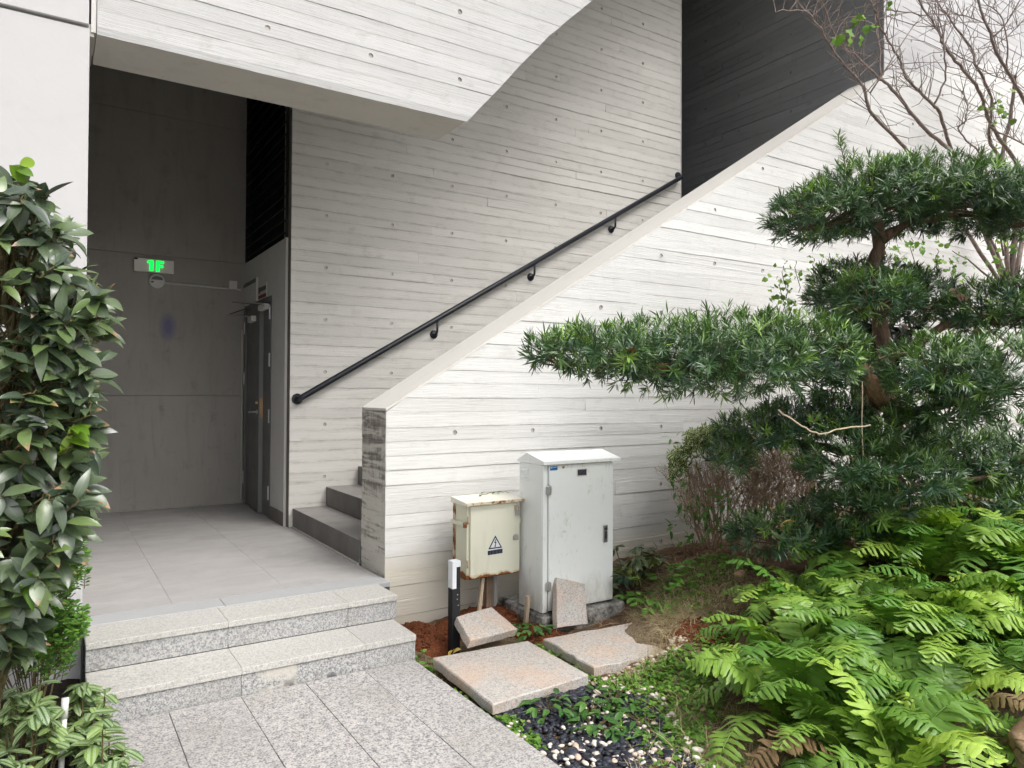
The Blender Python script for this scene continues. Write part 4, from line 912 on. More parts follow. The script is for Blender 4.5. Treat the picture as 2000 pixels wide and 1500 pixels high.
# ------------------------------------------------------------------ bare crape myrtle
ct = empty('bare_tree', tuple(atD(1990, 900, 7.2)), 'leafless multi-stemmed tree with peeling brown branches in front of the wall', 'tree')
BR = [([(1960, 560), (1900, 470), (1840, 370), (1793, 322), (1755, 276), (1699, 217), (1688, 171), (1657, 136), (1629, 101), (1608, 66), (1587, 35), (1569, 21), (1515, 24)], .030, .005, 3.45),
 ([(1965, 560), (1915, 430), (1872, 322), (1853, 290), (1807, 252), (1769, 206), (1734, 164), (1713, 150), (1678, 115), (1636, 84), (1615, 28), (1596, -15)], .034, .007, 3.6),
 ([(1873, 323), (1855, 283), (1836, 221), (1823, 205), (1801, 184), (1772, 155), (1761, 125), (1743, 91), (1716, 45), (1705, 16), (1695, -12)], .026, .008, 3.55),
 ([(1823, 205), (1847, 157), (1845, 101), (1839, 53), (1829, -10)], .014, .008, 3.5), ([(1700, 181), (1785, 49)], .010, .006, 3.4),
 ([(1985, 540), (2005, 400), (1999, 341), (1961, 283), (1932, 235), (1921, 197), (1897, 155), (1865, 120), (1844, 88), (1833, 59), (1812, 29), (1788, -12)], .036, .011, 3.5),
 ([(1970, 560), (1953, 333), (1956, 315), (1935, 283), (1932, 248), (1937, 192), (1908, 133), (1897, 93), (1865, 53), (1849, 27), (1818, -12)], .032, .010, 3.7),
 ([(1972, 560), (1956, 333), (1969, 253), (1980, 173), (1983, 147)], .036, .022, 3.65), ([(2030, 250), (2000, 197), (1967, 139), (1945, 101), (1929, 53), (1903, -12)], .030, .016, 3.45),
 ([(1940, 72), (1967, 43), (1995, -5)], .012, .008, 3.4), ([(1967, 133), (1967, 80), (1953, 29), (1929, 11)], .013, .008, 3.6), ([(1719, 149), (1716, 80), (1708, 24), (1690, -10)], .010, .005, 3.5),
 ([(1732, 19), (1767, 24), (1812, 29), (1860, 27), (1897, 35), (1924, 45)], .009, .007, 3.55), ([(1908, 128), (1924, 104), (1967, 72), (1993, 45), (2020, 20)], .010, .006, 3.5),
 ([(1960, 500), (1924, 325), (1897, 283), (1871, 251), (1887, 235), (1889, 197), (1879, 181)], .016, .005, 3.75), ([(1853, 290), (1880, 300), (1905, 315), (1925, 330)], .009, .006, 3.7),
 ([(1932, 248), (1960, 262), (2010, 290)], .016, .010, 3.45), ([(1844, 95), (1890, 118), (1925, 140), (1970, 160), (2015, 185)], .010, .006, 3.6), ([(1965, 555), (1935, 545), (1900, 515), (1860, 490)], .022, .006, 3.5),
 ([(1970, 560), (1950, 500), (1925, 450), (1890, 420)], .028, .012, 3.5), ([(1978, 560), (1978, 500), (1985, 440), (1990, 380)], .05, .04, 3.6), ([(2020, 720), (1960, 665), (1925, 640)], .024, .012, 3.4)]
tw = MB(); rr = random.Random(12)
for i, (pp, r0, r1, Y) in enumerate(BR):
    pts = wob([atY(u, v, Y + .10 * math.sin(k * .9 + i)) for k, (u, v) in enumerate(pp)], .010, 3, i); n = len(pts)
    MB().tube(pts, [.68 * (r0 + (r1 - r0) * k / (n - 1)) * (1 + .1 * math.sin(k * 3.1)) for k in range(n)], 7).build('branch', 'bark_grey', ct, True)
    for k in range(int(n * 1.0)):
        a = pts[rr.randrange(n // 3, n)]; 
        if a.z < 2.9: continue
        L = rr.uniform(.12, .5); d = Vector((rr.uniform(-1, 1), rr.uniform(-.5, .5), rr.uniform(-.25, 1))).normalized(); b = a + d * L * .5 + Vector((rr.uniform(-.05, .05), 0, rr.uniform(0, .05))); c = b + (d + Vector((rr.uniform(-.6, .6), rr.uniform(-.3, .3), rr.uniform(-.3, .5)))).normalized() * L * .5
        tw.tube([a, b, c], [.004, .003, .0015], 4, False)
        if rr.random() < .6: tw.tube([b, b + (c - b).cross(Vector((0, 1, 0))) * rr.choice((-1, 1)) * .8 + Vector((0, 0, .03))], [.0025, .001], 4, False)
o = tw.build('twigs', 'bark_grey', ct); o['kind'] = 'stuff'
MB().tube(wob([tuple(atY(2110, 960, 3.5)[:2]) + (.25,), atY(2090, 800, 3.5), atY(2035, 660, 3.55), atY(1978, 555, 3.6)], .02, 3, 4), [.085, .075, .065, .055], 10).build('trunk', 'bark_grey', ct, True)
# ivy sprays on the branches
itpl = [leaf_tpl(1, .85, 5, .15, .2, .38, True, .12), leaf_tpl(1, .7, 5, .25, .15, .4, True, .15)]
def ivy(spots, label, n, size, seed, spread=.06, mat='leaf_ivy', Yp=None):
    r = np.random.default_rng(seed); pos = []
    for s in spots: pos.append(np.array(s) + r.normal(0, spread, (n, 3)))
    P = np.concatenate(pos); d = unit(r, len(P)) + np.array([0, -.4, -.3]); up = np.array([-.3, -.8, .6]) + unit(r, len(P)) * .5
    vv, ff, tt, uu = scatter(itpl, P, d, up, size * r.uniform(.6, 1.2, len(P)), r.random(len(P)), r)
    e = empty('ivy', tuple(spots[0]), label, 'ivy'); link('leaves', tri_mesh('leaves', vv, ff, mat, tt, uu), e)
    m = MB()
    for s in spots: m.tube(wob([Vector(s) + Vector((0, 0, .1)), Vector(s), Vector(s) + Vector((.03, 0, -.14))], .02, 3, seed), .003, 4, False)
    m.build('stem', 'stem_green', e)['kind'] = 'stuff'
ivy([atY(1940, 182, 3.45), atY(1930, 205, 3.45), atY(1955, 222, 3.4), atY(1972, 235, 3.4), atY(1965, 285, 3.4)], 'bright green ivy leaves climbing the bare branches at upper right', 4, .075, 3, .05)
ivy([atY(1960, 490, 3.4), atY(1945, 480, 3.4), atY(1990, 450, 3.35), atY(1950, 540, 3.35), atY(1985, 460, 3.35)], 'light green ivy leaves around the bare tree trunk', 6, .085, 4, .07)
ivy([atD(1530, 545, 5.5), atD(1525, 570, 5.5), atD(1538, 590, 5.5), atD(1555, 535, 5.5), atD(1590, 530, 5.5), atD(1620, 520, 5.6)], 'small bright creeper trailing at the left edge of the pink-flowered bush', 16, .045, 5, .06)
ivy([atD(1780, 490, 5.7), atD(1830, 510, 5.7), atD(1860, 540, 5.7), atD(1730, 495, 5.7)], 'small-leaved creeper over the top of the pink-flowered bush', 26, .05, 6, .10)
ivy([atY(1690, 30, 3.4), atY(1680, 58, 3.4), atY(1655, 62, 3.4), atY(1750, 20, 3.5)], 'few withered leaves left on the bare tree twigs', 4, .09, 7, .05, 'leaf_weed')

# ------------------------------------------------------------------ clipped dry hedge
hg = empty('dry_hedge', tuple(atD(1400, 1085, 5.2)), 'clipped half-dead hedge of bare twigs with variegated leaves on top', 'hedge')
r = np.random.default_rng(21); rr = random.Random(5); tw = MB()
hb = [Vector(tuple(atD(u, 1080, D)[:2]) + (.20,)) for u, D in ((1385, 5.25), (1400, 5.25), (1412, 5.3), (1430, 5.35), (1500, 5.45), (1560, 5.5), (1610, 5.6))]
def hedge_pt(): 
    u = rr.uniform(1310, 1610); D = rr.uniform(5.0, 5.6) ; v = rr.uniform(840, 1000); return Vector(atD(u, v, D))
def grow(a, d, L, rad, depth):
    b = a + d * L; mid = a.lerp(b, .5) + Vector([rr.uniform(-.03, .03) for _ in range(3)]); tw.tube([a, mid, b], [rad, rad * .85, rad * .7], 4, False)
    if depth == 0: return
    for k in range(3 if depth > 1 else 3):
        nd = (d + Vector((rr.uniform(-.75, .75), rr.uniform(-.6, .6), rr.uniform(-.15, .55)))).normalized(); grow(b if k else mid, nd, L * rr.uniform(.55, .8), rad * .62, depth - 1)
for h in hb:
    for k in range(4): grow(h + Vector((rr.uniform(-.06, .06), rr.uniform(-.06, .06), -.05)), Vector((rr.uniform(-.6, .6), rr.uniform(-.35, .35), 1)).normalized(), rr.uniform(.26, .40), .0075, 4)
o = tw.build('twigs', 'twig_dry', hg); o['kind'] = 'stuff'
# dense dry mat of stems on the right side
m = MB()
for k in range(900):
    u, v, D = rr.uniform(1450, 1600), rr.uniform(870, 1010), rr.uniform(5.25, 5.55); a = Vector(atD(u, v, D)); d = Vector((rr.uniform(-1, .6), rr.uniform(-.3, .3), rr.uniform(-.2, 1))).normalized()
    m.tube([a, a + d * .1 + Vector((0, 0, rr.uniform(-.03, .03))), a + d * rr.uniform(.15, .3)], [.0022, .002, .0012], 3, False)
o = m.build('stem_mat', 'twig_dry', hg); o['kind'] = 'stuff'
N = 3000; u = r.uniform(1308, 1480, N); v = 835 + np.abs((u - 1395) / 90) ** 2 * 28 + np.abs(r.normal(0, 26, N)) + np.where(u < 1340, 25, 0); D = r.uniform(5.0, 5.45, N)
P = np.array([atD(*q) for q in zip(u, v, D)]); d = unit(r, N) + np.array([0, -.2, .2]); up = unit(r, N) * .5 + np.array([0, -.4, .9])
vv, ff, tt, uu = scatter([leaf_tpl(1, .5, 4, .15, .2), leaf_tpl(1, .42, 4, .3, .1)], P, d, up, .040 * r.uniform(.6, 1.3, N), r.random(N), r); link('leaves', tri_mesh('leaves', vv, ff, 'leaf_variegated', tt, uu), hg)
N = 260; u = r.uniform(1306, 1440, N); v = r.uniform(845, 1060, N); m_ = (u < 1350) | (v > 950) | (v < 880); u, v = u[m_], v[m_]; N = len(u); P = np.array([atD(a, b, 5.1) for a, b in zip(u, v)])
vv, ff, tt, uu = scatter([leaf_tpl(1, .36, 4, .25, .15)], P, unit(r, N) + np.array([-.3, -.2, -.3]), unit(r, N) * .5 + np.array([0, -.5, .8]), .065 * r.uniform(.6, 1.2, N), r.beta(1.3, 2, N), r); link('creeper_leaves', tri_mesh('creeper_leaves', vv, ff, 'leaf_box', tt, uu), hg)

# ------------------------------------------------------------------ ferns
def frond_mesh(seed):
    """arching fern frond: stalk plus toothed leaflets, base at origin, grows along +Y and up"""
    rr = random.Random(seed); V = []; F = []; L = 1.0; n = 23
    lift, droop = rr.uniform(.78, 1.2), rr.uniform(.55, 1.05); side = rr.uniform(-.10, .10)
    def spine(t):
        a = lift; return Vector((side * t * t, L * (t * math.cos(a) + .22 * t * t), L * (t * math.sin(a) * 1.0 - droop * .62 * t * t * t)))
    ts = np.linspace(0, 1, 15); m = MB().tube([spine(t) for t in ts], [.0065 * (1 - .8 * t) + .0012 for t in ts], 4, False); V = list(m.v); F = [list(f) for f in m.f]
    for i in range(n):
        t = .16 + .84 * (i / (n - 1)) ** .95
        ln = .20 * math.sin(math.pi * min(1, (.20 + .80 * (1 - (t - .16) / .84)) ** .62 * .5)) * (1 if t < .95 else .7) * rr.uniform(.9, 1.06)
        ln *= .62 + .38 * min(1, (t - .10) / .22); wd = .041 * (.65 + .35 * (1 - t))
        p = spine(t); tg = (spine(min(1, t + .02)) - spine(max(0, t - .02))).normalized(); up = Vector((0, -tg.z, tg.y)).normalized()
        for s in (-1, 1):
            if rr.random() < .03: continue
            d0 = (Vector((s, 0, 0)) * .93 + tg * rr.uniform(.22, .42) + up * rr.uniform(-.12, .18)).normalized(); nb = d0.cross(tg).normalized() * (s) ; wv = nb.cross(d0).normalized()
            dr = rr.uniform(.10, .34); base = len(V); K = 5
            for k in range(K + 1):
                q = k / K; w = wd * .5 * (1.0 if k == 0 else (1.08 - .35 * q) if k < K else .06) * (1 + .12 * (-1) ** k)
                c = p + d0 * ln * q - up * dr * ln * q * q + nb * .012 * math.sin(q * 5 + i)
                V += [tuple(c + wv * w - up * w * .25), tuple(c), tuple(c - wv * w - up * w * .25)]
            for k in range(K):
                a, b = base + 3 * k, base + 3 * k + 3; F += [[a, a + 1, b + 1, b], [a + 1, a + 2, b + 2, b + 1]]
    return mesh('frond', V, F, 'leaf_fern', True)
FM = [frond_mesh(100 + i) for i in range(9)]; DEADF = FM[2].copy(); DEADF.materials.clear(); DEADF.materials.append(MATS['frond_dead'])
r = random.Random(77)
spots = []
for (u, v) in [(1560, 1330), (1570, 1430), (1640, 1380), (1650, 1500), (1760, 1560), (1600, 1255), (1690, 1300), (1760, 1410), (1560, 1190), (1660, 1220), (1750, 1280), (1620, 1150), (1700, 1160), (1790, 1200), (1640, 1105), (1740, 1110), (1850, 1250), (1860, 1340), (1820, 1130), (1890, 1170), (1960, 1230), (1900, 1110), (1990, 1140), (2040, 1200), (2060, 1110), (2060, 1290), (2120, 1150), (1850, 1450), (1960, 1340), (1960, 1075)]:
    q = view_ray(u, v); zg = .12
    for _ in range(6): q2 = np.array([0, 0, CAM_H]) + q * ((zg - CAM_H) / q[2]); zg = float(gz(q2[0], q2[1]))
    spots.append((q2[0] + r.uniform(-.05, .05), q2[1] + r.uniform(-.05, .05)))
WHERE = ['nearest the pavement corner', 'at the bottom edge of the picture', 'in front of the black pebbles', 'lowest in the picture', 'beside the tan rock', 'bordering the dry grass', 'in the front of the clump', 'behind the tan rock', 'next to the bare red soil', 'in the left middle of the clump', 'in the middle of the clump', 'nearest the half covered slab', 'in the rear left of the clump', 'in the centre of the clump', 'at the left rear edge of the clump', 'below the low dark foliage pad', 'behind the centre of the clump', 'right of the centre of the clump', 'in front of the podocarpus trunk', 'left of the trunk foot', 'in the right middle of the clump', 'right of the trunk foot', 'at the right rear of the clump', 'at the right edge, middle height', 'at the far right rear', 'at the right edge of the picture', 'farthest right behind the others', 'between the rock and the centre', 'above the rock at the right', 'under the lower right pad']
kf = 0
for i, (x, y) in enumerate(spots):
    z = float(gz(x, y)) - .01
    f = empty('fern', (x, y, z), 'bright green fern ' + WHERE[i], 'fern', 'ferns in the garden bed')
    n = r.randint(8, 11); a0 = r.uniform(0, 6.28); tall = r.uniform(.9, 1.1) * (1.25 if i in (21, 22, 29, 18) else 1)
    for k in range(n):
        az = a0 + k * 2.4 + r.uniform(-.35, .35)
        # fronds lean mostly to the open, camera-side left
        dx, dy = math.cos(az) - .30, math.sin(az) - .25; az = math.atan2(dy, dx)
        s = r.uniform(.44, .66) * tall
        o = bpy.data.objects.new('frond', FM[kf % 9]); kf += 1; C.objects.link(o); o.parent = f
        if k == 0 and i % 3 == 0: o.data = DEADF
        o.location = (r.uniform(-.03, .03), r.uniform(-.03, .03), 0); o.rotation_euler = (r.uniform(-.22, .34), r.uniform(-.25, .25), az - math.pi / 2); o.scale = (s, s, s)
# dry dangling frond remains
for (u, v, D, lab) in ((1905, 985, 4.6, 'withered tan frond hanging from a fern near the trunk'), (1700, 1430, 2.75, 'withered brown frond lying on the front ferns')):
    rr = np.random.default_rng(int(u)); p = atD(u, v, D); P = p + np.stack([rr.normal(0, .02, 30), rr.normal(0, .02, 30), np.linspace(.0, -.2, 30) if u > 1800 else rr.normal(0, .02, 30)], 1)
    vv, ff, tt, uu = scatter([leaf_tpl(1, .3, 4, .6, .4)], P, unit(rr, 30), unit(rr, 30), rr.uniform(.03, .08, 30), rr.random(30), rr); tag(link('withered_frond', tri_mesh('withered_frond', vv, ff, 'leaf_dead', tt, uu)), lab, 'dead frond')
# ------------------------------------------------------------------ rock at lower right
def rock(c, rad, seed, name, label, mat):
    import bmesh
    bm = bmesh.new(); bmesh.ops.create_icosphere(bm, subdivisions=5, radius=1); r_ = random.Random(seed); dirs = [(Vector((r_.gauss(0, 1), r_.gauss(0, 1), r_.gauss(0, 1))).normalized(), r_.uniform(.62, .95)) for _ in range(16)]
    from mathutils import noise
    for v in bm.verts:
        p = v.co.normalized(); s = 1.0
        for d, h in dirs:
            k = p.dot(d)
            if k > 1e-3: s = min(s, h / k)
        s += .05 * noise.noise(p * 3.1 + Vector((seed, 0, 0))) + .02 * noise.noise(p * 11) + .012 * abs(noise.noise(p * 26)); v.co = Vector((p.x * rad[0], p.y * rad[1], p.z * rad[2])) * s
    me = bpy.data.meshes.new(name); bm.to_mesh(me); bm.free(); me.materials.append(MATS[mat]); me.polygons.foreach_set('use_smooth', [True] * len(me.polygons)); o = link(name, me, None, c); return tag(o, label, 'rock')
rock((3.16, 1.05, .04), (.55, .32, .22), 3, 'garden_rock', 'large tan rock in the bottom right corner under the ferns', 'rock_tan')
rock((5.30, 2.62, .34), (.16, .14, .16), 5, 'garden_rock', 'small grey stone at the foot of the layered tree', 'plinth_stained')
for i, (x, y, s, lab) in enumerate(((3.62, 3.02, .045, 'small pale stone on the dry soil before the hedge'), (2.42, 2.22, .03, 'small tan stone among the weeds near the pebbles'), (3.9, 3.1, .05, 'pinkish stone at the left edge of the ferns'))):
    rock((x, y, float(gz(x, y)) + s * .4), (s, s * .8, s * .6), 10 + i, 'small_stone', lab, 'rock_tan')

# ------------------------------------------------------------------ pebbles, grass, weeds
ico_v = []; t_ = (1 + 5 ** .5) / 2
for a, b in ((-1, t_), (1, t_), (-1, -t_), (1, -t_)): ico_v += [(a, b, 0), (0, a, b), (b, 0, a)]
import bmesh as _bm
_b = _bm.new(); _bm.ops.create_icosphere(_b, subdivisions=2, radius=1); _b.verts.ensure_lookup_table(); IV = np.array([v.co[:] for v in _b.verts]); IF = np.array([[v.index for v in f.verts] for f in _b.faces]); _b.free()
def pebbles(name, P, size, mat, label, seed):
    r = np.random.default_rng(seed); N = len(P); ax = r.uniform(0, 6.28, N); s = size * r.choice([.55, .75, .95, 1.2, 1.6], N, p=[.2, .3, .3, .15, .05]) * r.uniform(.85, 1.15, N); e = np.stack([s * r.uniform(.9, 1.35, N), s * r.uniform(.7, 1, N), s * r.uniform(.42, .7, N)], 1)
    T = IV[None] * e[:, None, :]; c, sn = np.cos(ax)[:, None], np.sin(ax)[:, None]; V = np.stack([T[..., 0] * c - T[..., 1] * sn, T[..., 0] * sn + T[..., 1] * c, T[..., 2] + r.normal(0, .15, N)[:, None] * T[..., 0]], -1) + P[:, None, :]
    F = (IF[None] + (np.arange(N) * len(IV))[:, None, None]).reshape(-1, 3); o = link(name, tri_mesh(name, V.reshape(-1, 3), F, mat, np.repeat(r.beta(1, 2.2, N), len(IV)))); return tag(o, label, 'pebbles', None, 'stuff')
def inpoly(x, y, poly):
    ins = np.zeros(len(x), bool); n = len(poly)
    for i in range(n):
        (x0, y0), (x1, y1) = poly[i], poly[(i + 1) % n]; cnd = ((y0 > y) != (y1 > y)) & (x < (x1 - x0) * (y - y0) / (y1 - y0 + 1e-12) + x0); ins ^= cnd
    return ins
def pick(poly, n, seed):
    r = np.random.default_rng(seed); p = np.array(poly); x = r.uniform(p[:, 0].min(), p[:, 0].max(), n * 4); y = r.uniform(p[:, 1].min(), p[:, 1].max(), n * 4); m = inpoly(x, y, poly)
    x, y = x[m][:n], y[m][:n]; return np.stack([x, y, gz(x, y)], 1)
slabA = [(1.62, 3.31), (2.21, 3.27), (2.21, 2.72), (1.62, 2.68)]; slabB = [(2.30, 3.28), (2.80, 3.25), (2.76, 2.80), (2.28, 2.80)]
def off_slabs(P): return P[~inpoly(P[:, 0], P[:, 1], slabA) & ~inpoly(P[:, 0], P[:, 1], slabB)]
bed = [(1.615, 2.72), (1.80, 2.70), (2.22, 2.72), (2.32, 2.42), (2.12, 2.05), (2.0, 1.75), (1.62, 1.60)]
Pb = pick(bed, 1700, 4); Pb[:, 2] += .010 + NP.random(len(Pb)) * .014; pebbles('black_pebbles', Pb, .0155, 'pebble_black', 'glossy black pebbles scattered between the pavement and the ferns', 5)
Pw = pick([(1.615, 2.55), (1.68, 2.62), (1.85, 2.45), (2.3, 2.75), (2.42, 2.5), (2.2, 2.1), (2.05, 1.75), (1.62, 1.55)], 520, 6); Pw[:, 2] += .016 + NP.random(len(Pw)) * .014
dens = (np.sin(Pw[:, 0] * 13 + 1) * np.sin(Pw[:, 1] * 11) > -.35) | (Pw[:, 1] < 2.15); Pw = Pw[dens]
Pw2 = off_slabs(np.concatenate([pick([(2.23, 2.85), (2.75, 2.80), (2.95, 2.88), (2.9, 2.75), (2.5, 2.65), (2.25, 2.72)], 150, 7)])); Pw2[:, 2] += .012
pebbles('white_pebbles', np.concatenate([Pw, Pw2]), .0118, 'pebble_white', 'cream and tan pebbles mixed over the black ones', 8)

def blades(name, P, L, wd, mat, label, seed, lean=.9, flat=.35):
    r = np.random.default_rng(seed); N = len(P); tp = [leaf_tpl(1, wd, 4, c, 0, .3, False) for c in (.2, .5, .9)]; d = unit(r, N); d[:, 2] = np.abs(d[:, 2]) * flat + .08; d[:, :2] *= lean
    vv, ff, tt, _ = scatter(tp, P, d, np.tile([[0, 0, 1.]], (N, 1)) + unit(r, N) * .4, L * r.uniform(.4, 1.3, N), r.random(N), r); o = link(name, tri_mesh(name, vv, ff, mat, tt)); return tag(o, label, 'grass' if 'grass' in name else 'litter', None, 'stuff')
gp = np.concatenate([pick([(2.2, 2.55), (3.1, 2.75), (3.7, 2.85), (3.5, 3.5), (3.0, 3.35), (2.85, 2.9), (2.4, 2.7)], 11000, 11), pick([(1.72, 1.95), (2.45, 2.45), (2.6, 2.1), (2.2, 1.5), (1.75, 1.4)], 6500, 12)]); gp = off_slabs(gp); gp[:, 2] += .004
blades('dry_grass', gp, .095, .020, 'grass_dry', 'matted dry straw-coloured grass in front of the ferns', 13)
lp = np.concatenate([pick([(3.2, 3.2), (4.6, 3.3), (4.6, 4.0), (3.2, 4.0)], 3200, 14), pick([(2.3, 3.3), (3.3, 3.0), (3.2, 3.5), (2.4, 3.5)], 500, 15)]); lp[:, 2] += .006
blades('twig_litter', lp, .11, .040, 'litter', 'brown twig litter and dead needles under the hedge', 16, flat=.25)
def cover(name, P, size, n, mat, label, seed, h=.03):
    r = np.random.default_rng(seed); N = len(P); Q = P + np.array([0, 0, 1.]) * r.uniform(.3, 1, N)[:, None] * h
    PP, d, up, own = sprig(r, Q, np.tile([[0, 0, 1.]], (N, 1)) + unit(r, N) * .3, n, (50, 95)); vv, ff, tt, uu = scatter([leaf_tpl(1, .62, 4, .15, .2, .55), leaf_tpl(1, .5, 4, .3, .1)], PP, d, up, size * r.uniform(.6, 1.3, len(PP)), np.clip(np.repeat(r.beta(2, 2, N), n) + r.normal(0, .1, N * n), 0, 1), r)
    o = link(name, tri_mesh(name, vv, ff, mat, tt, uu)); return tag(o, label, 'weeds', None, 'stuff')
w = np.concatenate([pick([(1.612, 3.36), (1.655, 3.34), (1.635, 2.68), (1.72, 2.62), (1.66, 2.35), (1.612, 2.3)], 260, 21), pick([(2.19, 3.30), (2.31, 3.30), (2.30, 2.75), (2.2, 2.74)], 130, 22), pick([(2.2, 2.75), (2.9, 2.72), (3.3, 2.7), (3.6, 2.9), (2.6, 2.35), (2.2, 2.0), (1.95, 2.1)], 620, 23), pick([(3.05, 3.15), (3.75, 3.05), (3.6, 3.45), (3.1, 3.45)], 240, 24), pick([(1.75, 1.95), (2.3, 2.3), (2.2, 1.5), (1.75, 1.5)], 300, 25)])
w = np.concatenate([w, pick([(2.25, 2.75), (2.95, 2.75), (3.3, 2.95), (2.9, 2.45), (2.4, 2.1), (2.05, 2.0)], 620, 27), pick([(2.95, 3.0), (3.8, 2.95), (4.0, 3.4), (3.2, 3.4)], 380, 28)])
cover('ground_weeds', off_slabs(w), .022, 5, 'leaf_weed', 'low clover-like weeds creeping between slabs, pebbles and dry grass', 26)
# broader weeds as single plants
def weed(x, y, n, size, h, label, mat, seed, tpl):
    r = np.random.default_rng(seed); z = float(gz(x, y)); e = empty('weed_plant', (x, y, z), label, 'weed', 'broad-leaved weeds')
    m = MB()
    for k in range(n):
        a = r.uniform(0, 6.28); rad = r.uniform(.2, 1) * h * 1.5; p = Vector((x + math.cos(a) * rad, y + math.sin(a) * rad, z + h * r.uniform(.35, 1))); m.tube([(x, y, z - .01), (x + math.cos(a) * rad * .4, y + math.sin(a) * rad * .4, p.z * .6 + z * .4), p], [.0025, .002, .0015], 4, False)
        for j in range(3):
            b = a + r.uniform(-1.2, 1.2); v, f, uv = tpl
            s = size * r.uniform(.7, 1.2); o = bpy.data.objects.new('leaf', WEED_ME[mat]); C.objects.link(o); o.parent = e
            o.location = p - Vector((x, y, z)); o.rotation_euler = (r.uniform(-.3, .35), r.uniform(-.4, .4), b - math.pi / 2); o.scale = (s, s, s)
    m.build('stems', 'stem_green', e)
tp = leaf_tpl(1, .62, 6, .18, .25, .45, True, .02); tp2 = leaf_tpl(1, .46, 6, .25, .2, .42)
leafmat('leaf_weed_single', (.10, .24, .04), (.28, .50, .09), .45, .35, .3, src='rnd'); leafmat('leaf_creeper_single', (.045, .13, .03), (.13, .28, .05), .35, .5, .2, src='rnd')
WEED_ME = {'leaf_weed_single': tri_mesh('leaf', tp[0], tp[1], 'leaf_weed_single', None, tp[2]), 'leaf_creeper_single': tri_mesh('leaf', tp2[0], tp2[1], 'leaf_creeper_single', None, tp2[2])}
for i, (x, y, n, s, h, lab) in enumerate([(3.12, 3.38, 12, .07, .09, 'leafy bright weed hugging the right side of the plinth'), (3.28, 3.32, 13, .075, .13, 'tall leafy weed right of the grey cabinet'), (3.46, 3.24, 12, .06, .11, 'leafy weed between the cabinet and the dry grass mound'), (3.06, 3.24, 9, .06, .07, 'small leafy weed at the far edge of the half covered slab')]):
    weed(x, y, n, s, h, lab, 'leaf_weed_single', 30 + i, tp)
for i, (x, y, n, lab) in enumerate([(1.86, 2.60, 9, 'dark creeper on the pebbles at the near edge of the flat slab'), (2.02, 2.50, 9, 'dark creeper in the middle of the black pebbles'), (2.16, 2.52, 8, 'dark creeper at the right corner of the flat slab'), (1.92, 2.38, 7, 'dark creeper over pebbles nearer the pavement'), (2.14, 2.28, 7, 'dark creeper bordering the dry grass'), (2.40, 3.66, 6, 'dark creeper at the foot of the grey cabinet'), (2.36, 3.44, 6, 'dark creeper beside the tilted slab')]):
    weed(x, y, n + 9, .052, .075, lab, 'leaf_creeper_single', 50 + i, tp2)
weed(1.70, 4.00, 4, .02, .04, 'tiny green sprout at the corner of step and parapet', 'leaf_creeper_single', 70, tp2)
weed(1.69, 3.47, 4, .035, .04, 'small sprout beside the lower step end', 'leaf_weed_single', 71, tp)
weed(1.66, 3.36, 4, .035, .03, 'small sprout at the far corner of the flat slab', 'leaf_weed_single', 72, tp)
# creeper on the cream cabinet lid
e = empty('lid_creeper', (2.40, 3.90, .73), 'thin green creeper lying on the lid of the cream cabinet', 'creeper')
MB().tube(wob([(2.25, 3.86, .742), (2.33, 3.90, .748), (2.42, 3.91, .75), (2.47, 3.88, .745)], .004, 3, 2), .002, 4).build('stem', 'stem_green', e)
rr = random.Random(4)
for k in range(9):
    o = bpy.data.objects.new('leaf', WEED_ME['leaf_creeper_single']); C.objects.link(o); o.parent = e; x = -.14 + .19 * (k / 8) ** .6; o.location = (x, rr.uniform(-.03, .02), .012 + rr.uniform(0, .014)); s = rr.uniform(.02, .045); o.scale = (s, s, s); o.rotation_euler = (rr.uniform(-.1, .5), rr.uniform(-.4, .4), rr.uniform(0, 6.28))
# schefflera beside the grey cabinet
sf = empty('umbrella_plant', (3.28, 3.62, .08), 'dark low plant with finger-like leaves right of the grey cabinet', 'plant')
leafmat('leaf_umbrella', (.035, .075, .055), (.26, .30, .09), .33, .55, .15, src='rnd')
def whorl(seed):
    r = np.random.default_rng(seed); n = 8; a = np.linspace(0, 6.28, n, endpoint=False) + r.uniform(-.2, .2, n); d = np.stack([np.cos(a), np.sin(a), r.uniform(-.45, .05, n)], 1)
    vv, ff, tt, uu = scatter([leaf_tpl(1, .34, 5, .2, .25, .6)], np.zeros((n, 3)), d, np.tile([[0, 0, 1.]], (n, 1)), r.uniform(.75, 1.1, n), np.zeros(n), r); return tri_mesh('leaf', vv, ff, 'leaf_umbrella', None, uu)
WH = [whorl(i) for i in range(3)]; rr = random.Random(8); m = MB()
for k in range(34):
    x, y, z = rr.gauss(0, .13), rr.gauss(0, .10), rr.uniform(.02, .27); z = z * max(.25, 1 - (x / .4) ** 2); o = bpy.data.objects.new('leaf', WH[k % 3]); C.objects.link(o); o.parent = sf; o.location = (x, y, z); s = rr.uniform(.075, .115); o.scale = (s, s, s); o.rotation_euler = (rr.uniform(.0, .7), rr.uniform(-.5, .4), rr.uniform(0, 6.28)); m.tube([(3.28 + x * .2, 3.62 + y * .2, .05), (3.28 + x, 3.62 + y, .08 + z)], .003, 4, False)
m.build('stems', 'stem_green', sf)
s2 = empty('umbrella_plant', (3.72, 3.92, .16), 'small dark seedling with finger-like leaves at the wall foot', 'plant')
for k in range(6):
    o = bpy.data.objects.new('leaf', WH[k % 3]); C.objects.link(o); o.parent = s2; o.location = (rr.gauss(0, .07), rr.gauss(0, .03), rr.uniform(.03, .10)); o.scale = (.06,) * 3; o.rotation_euler = (rr.uniform(.0, .7), rr.uniform(-.5, .4), rr.uniform(0, 6.28))
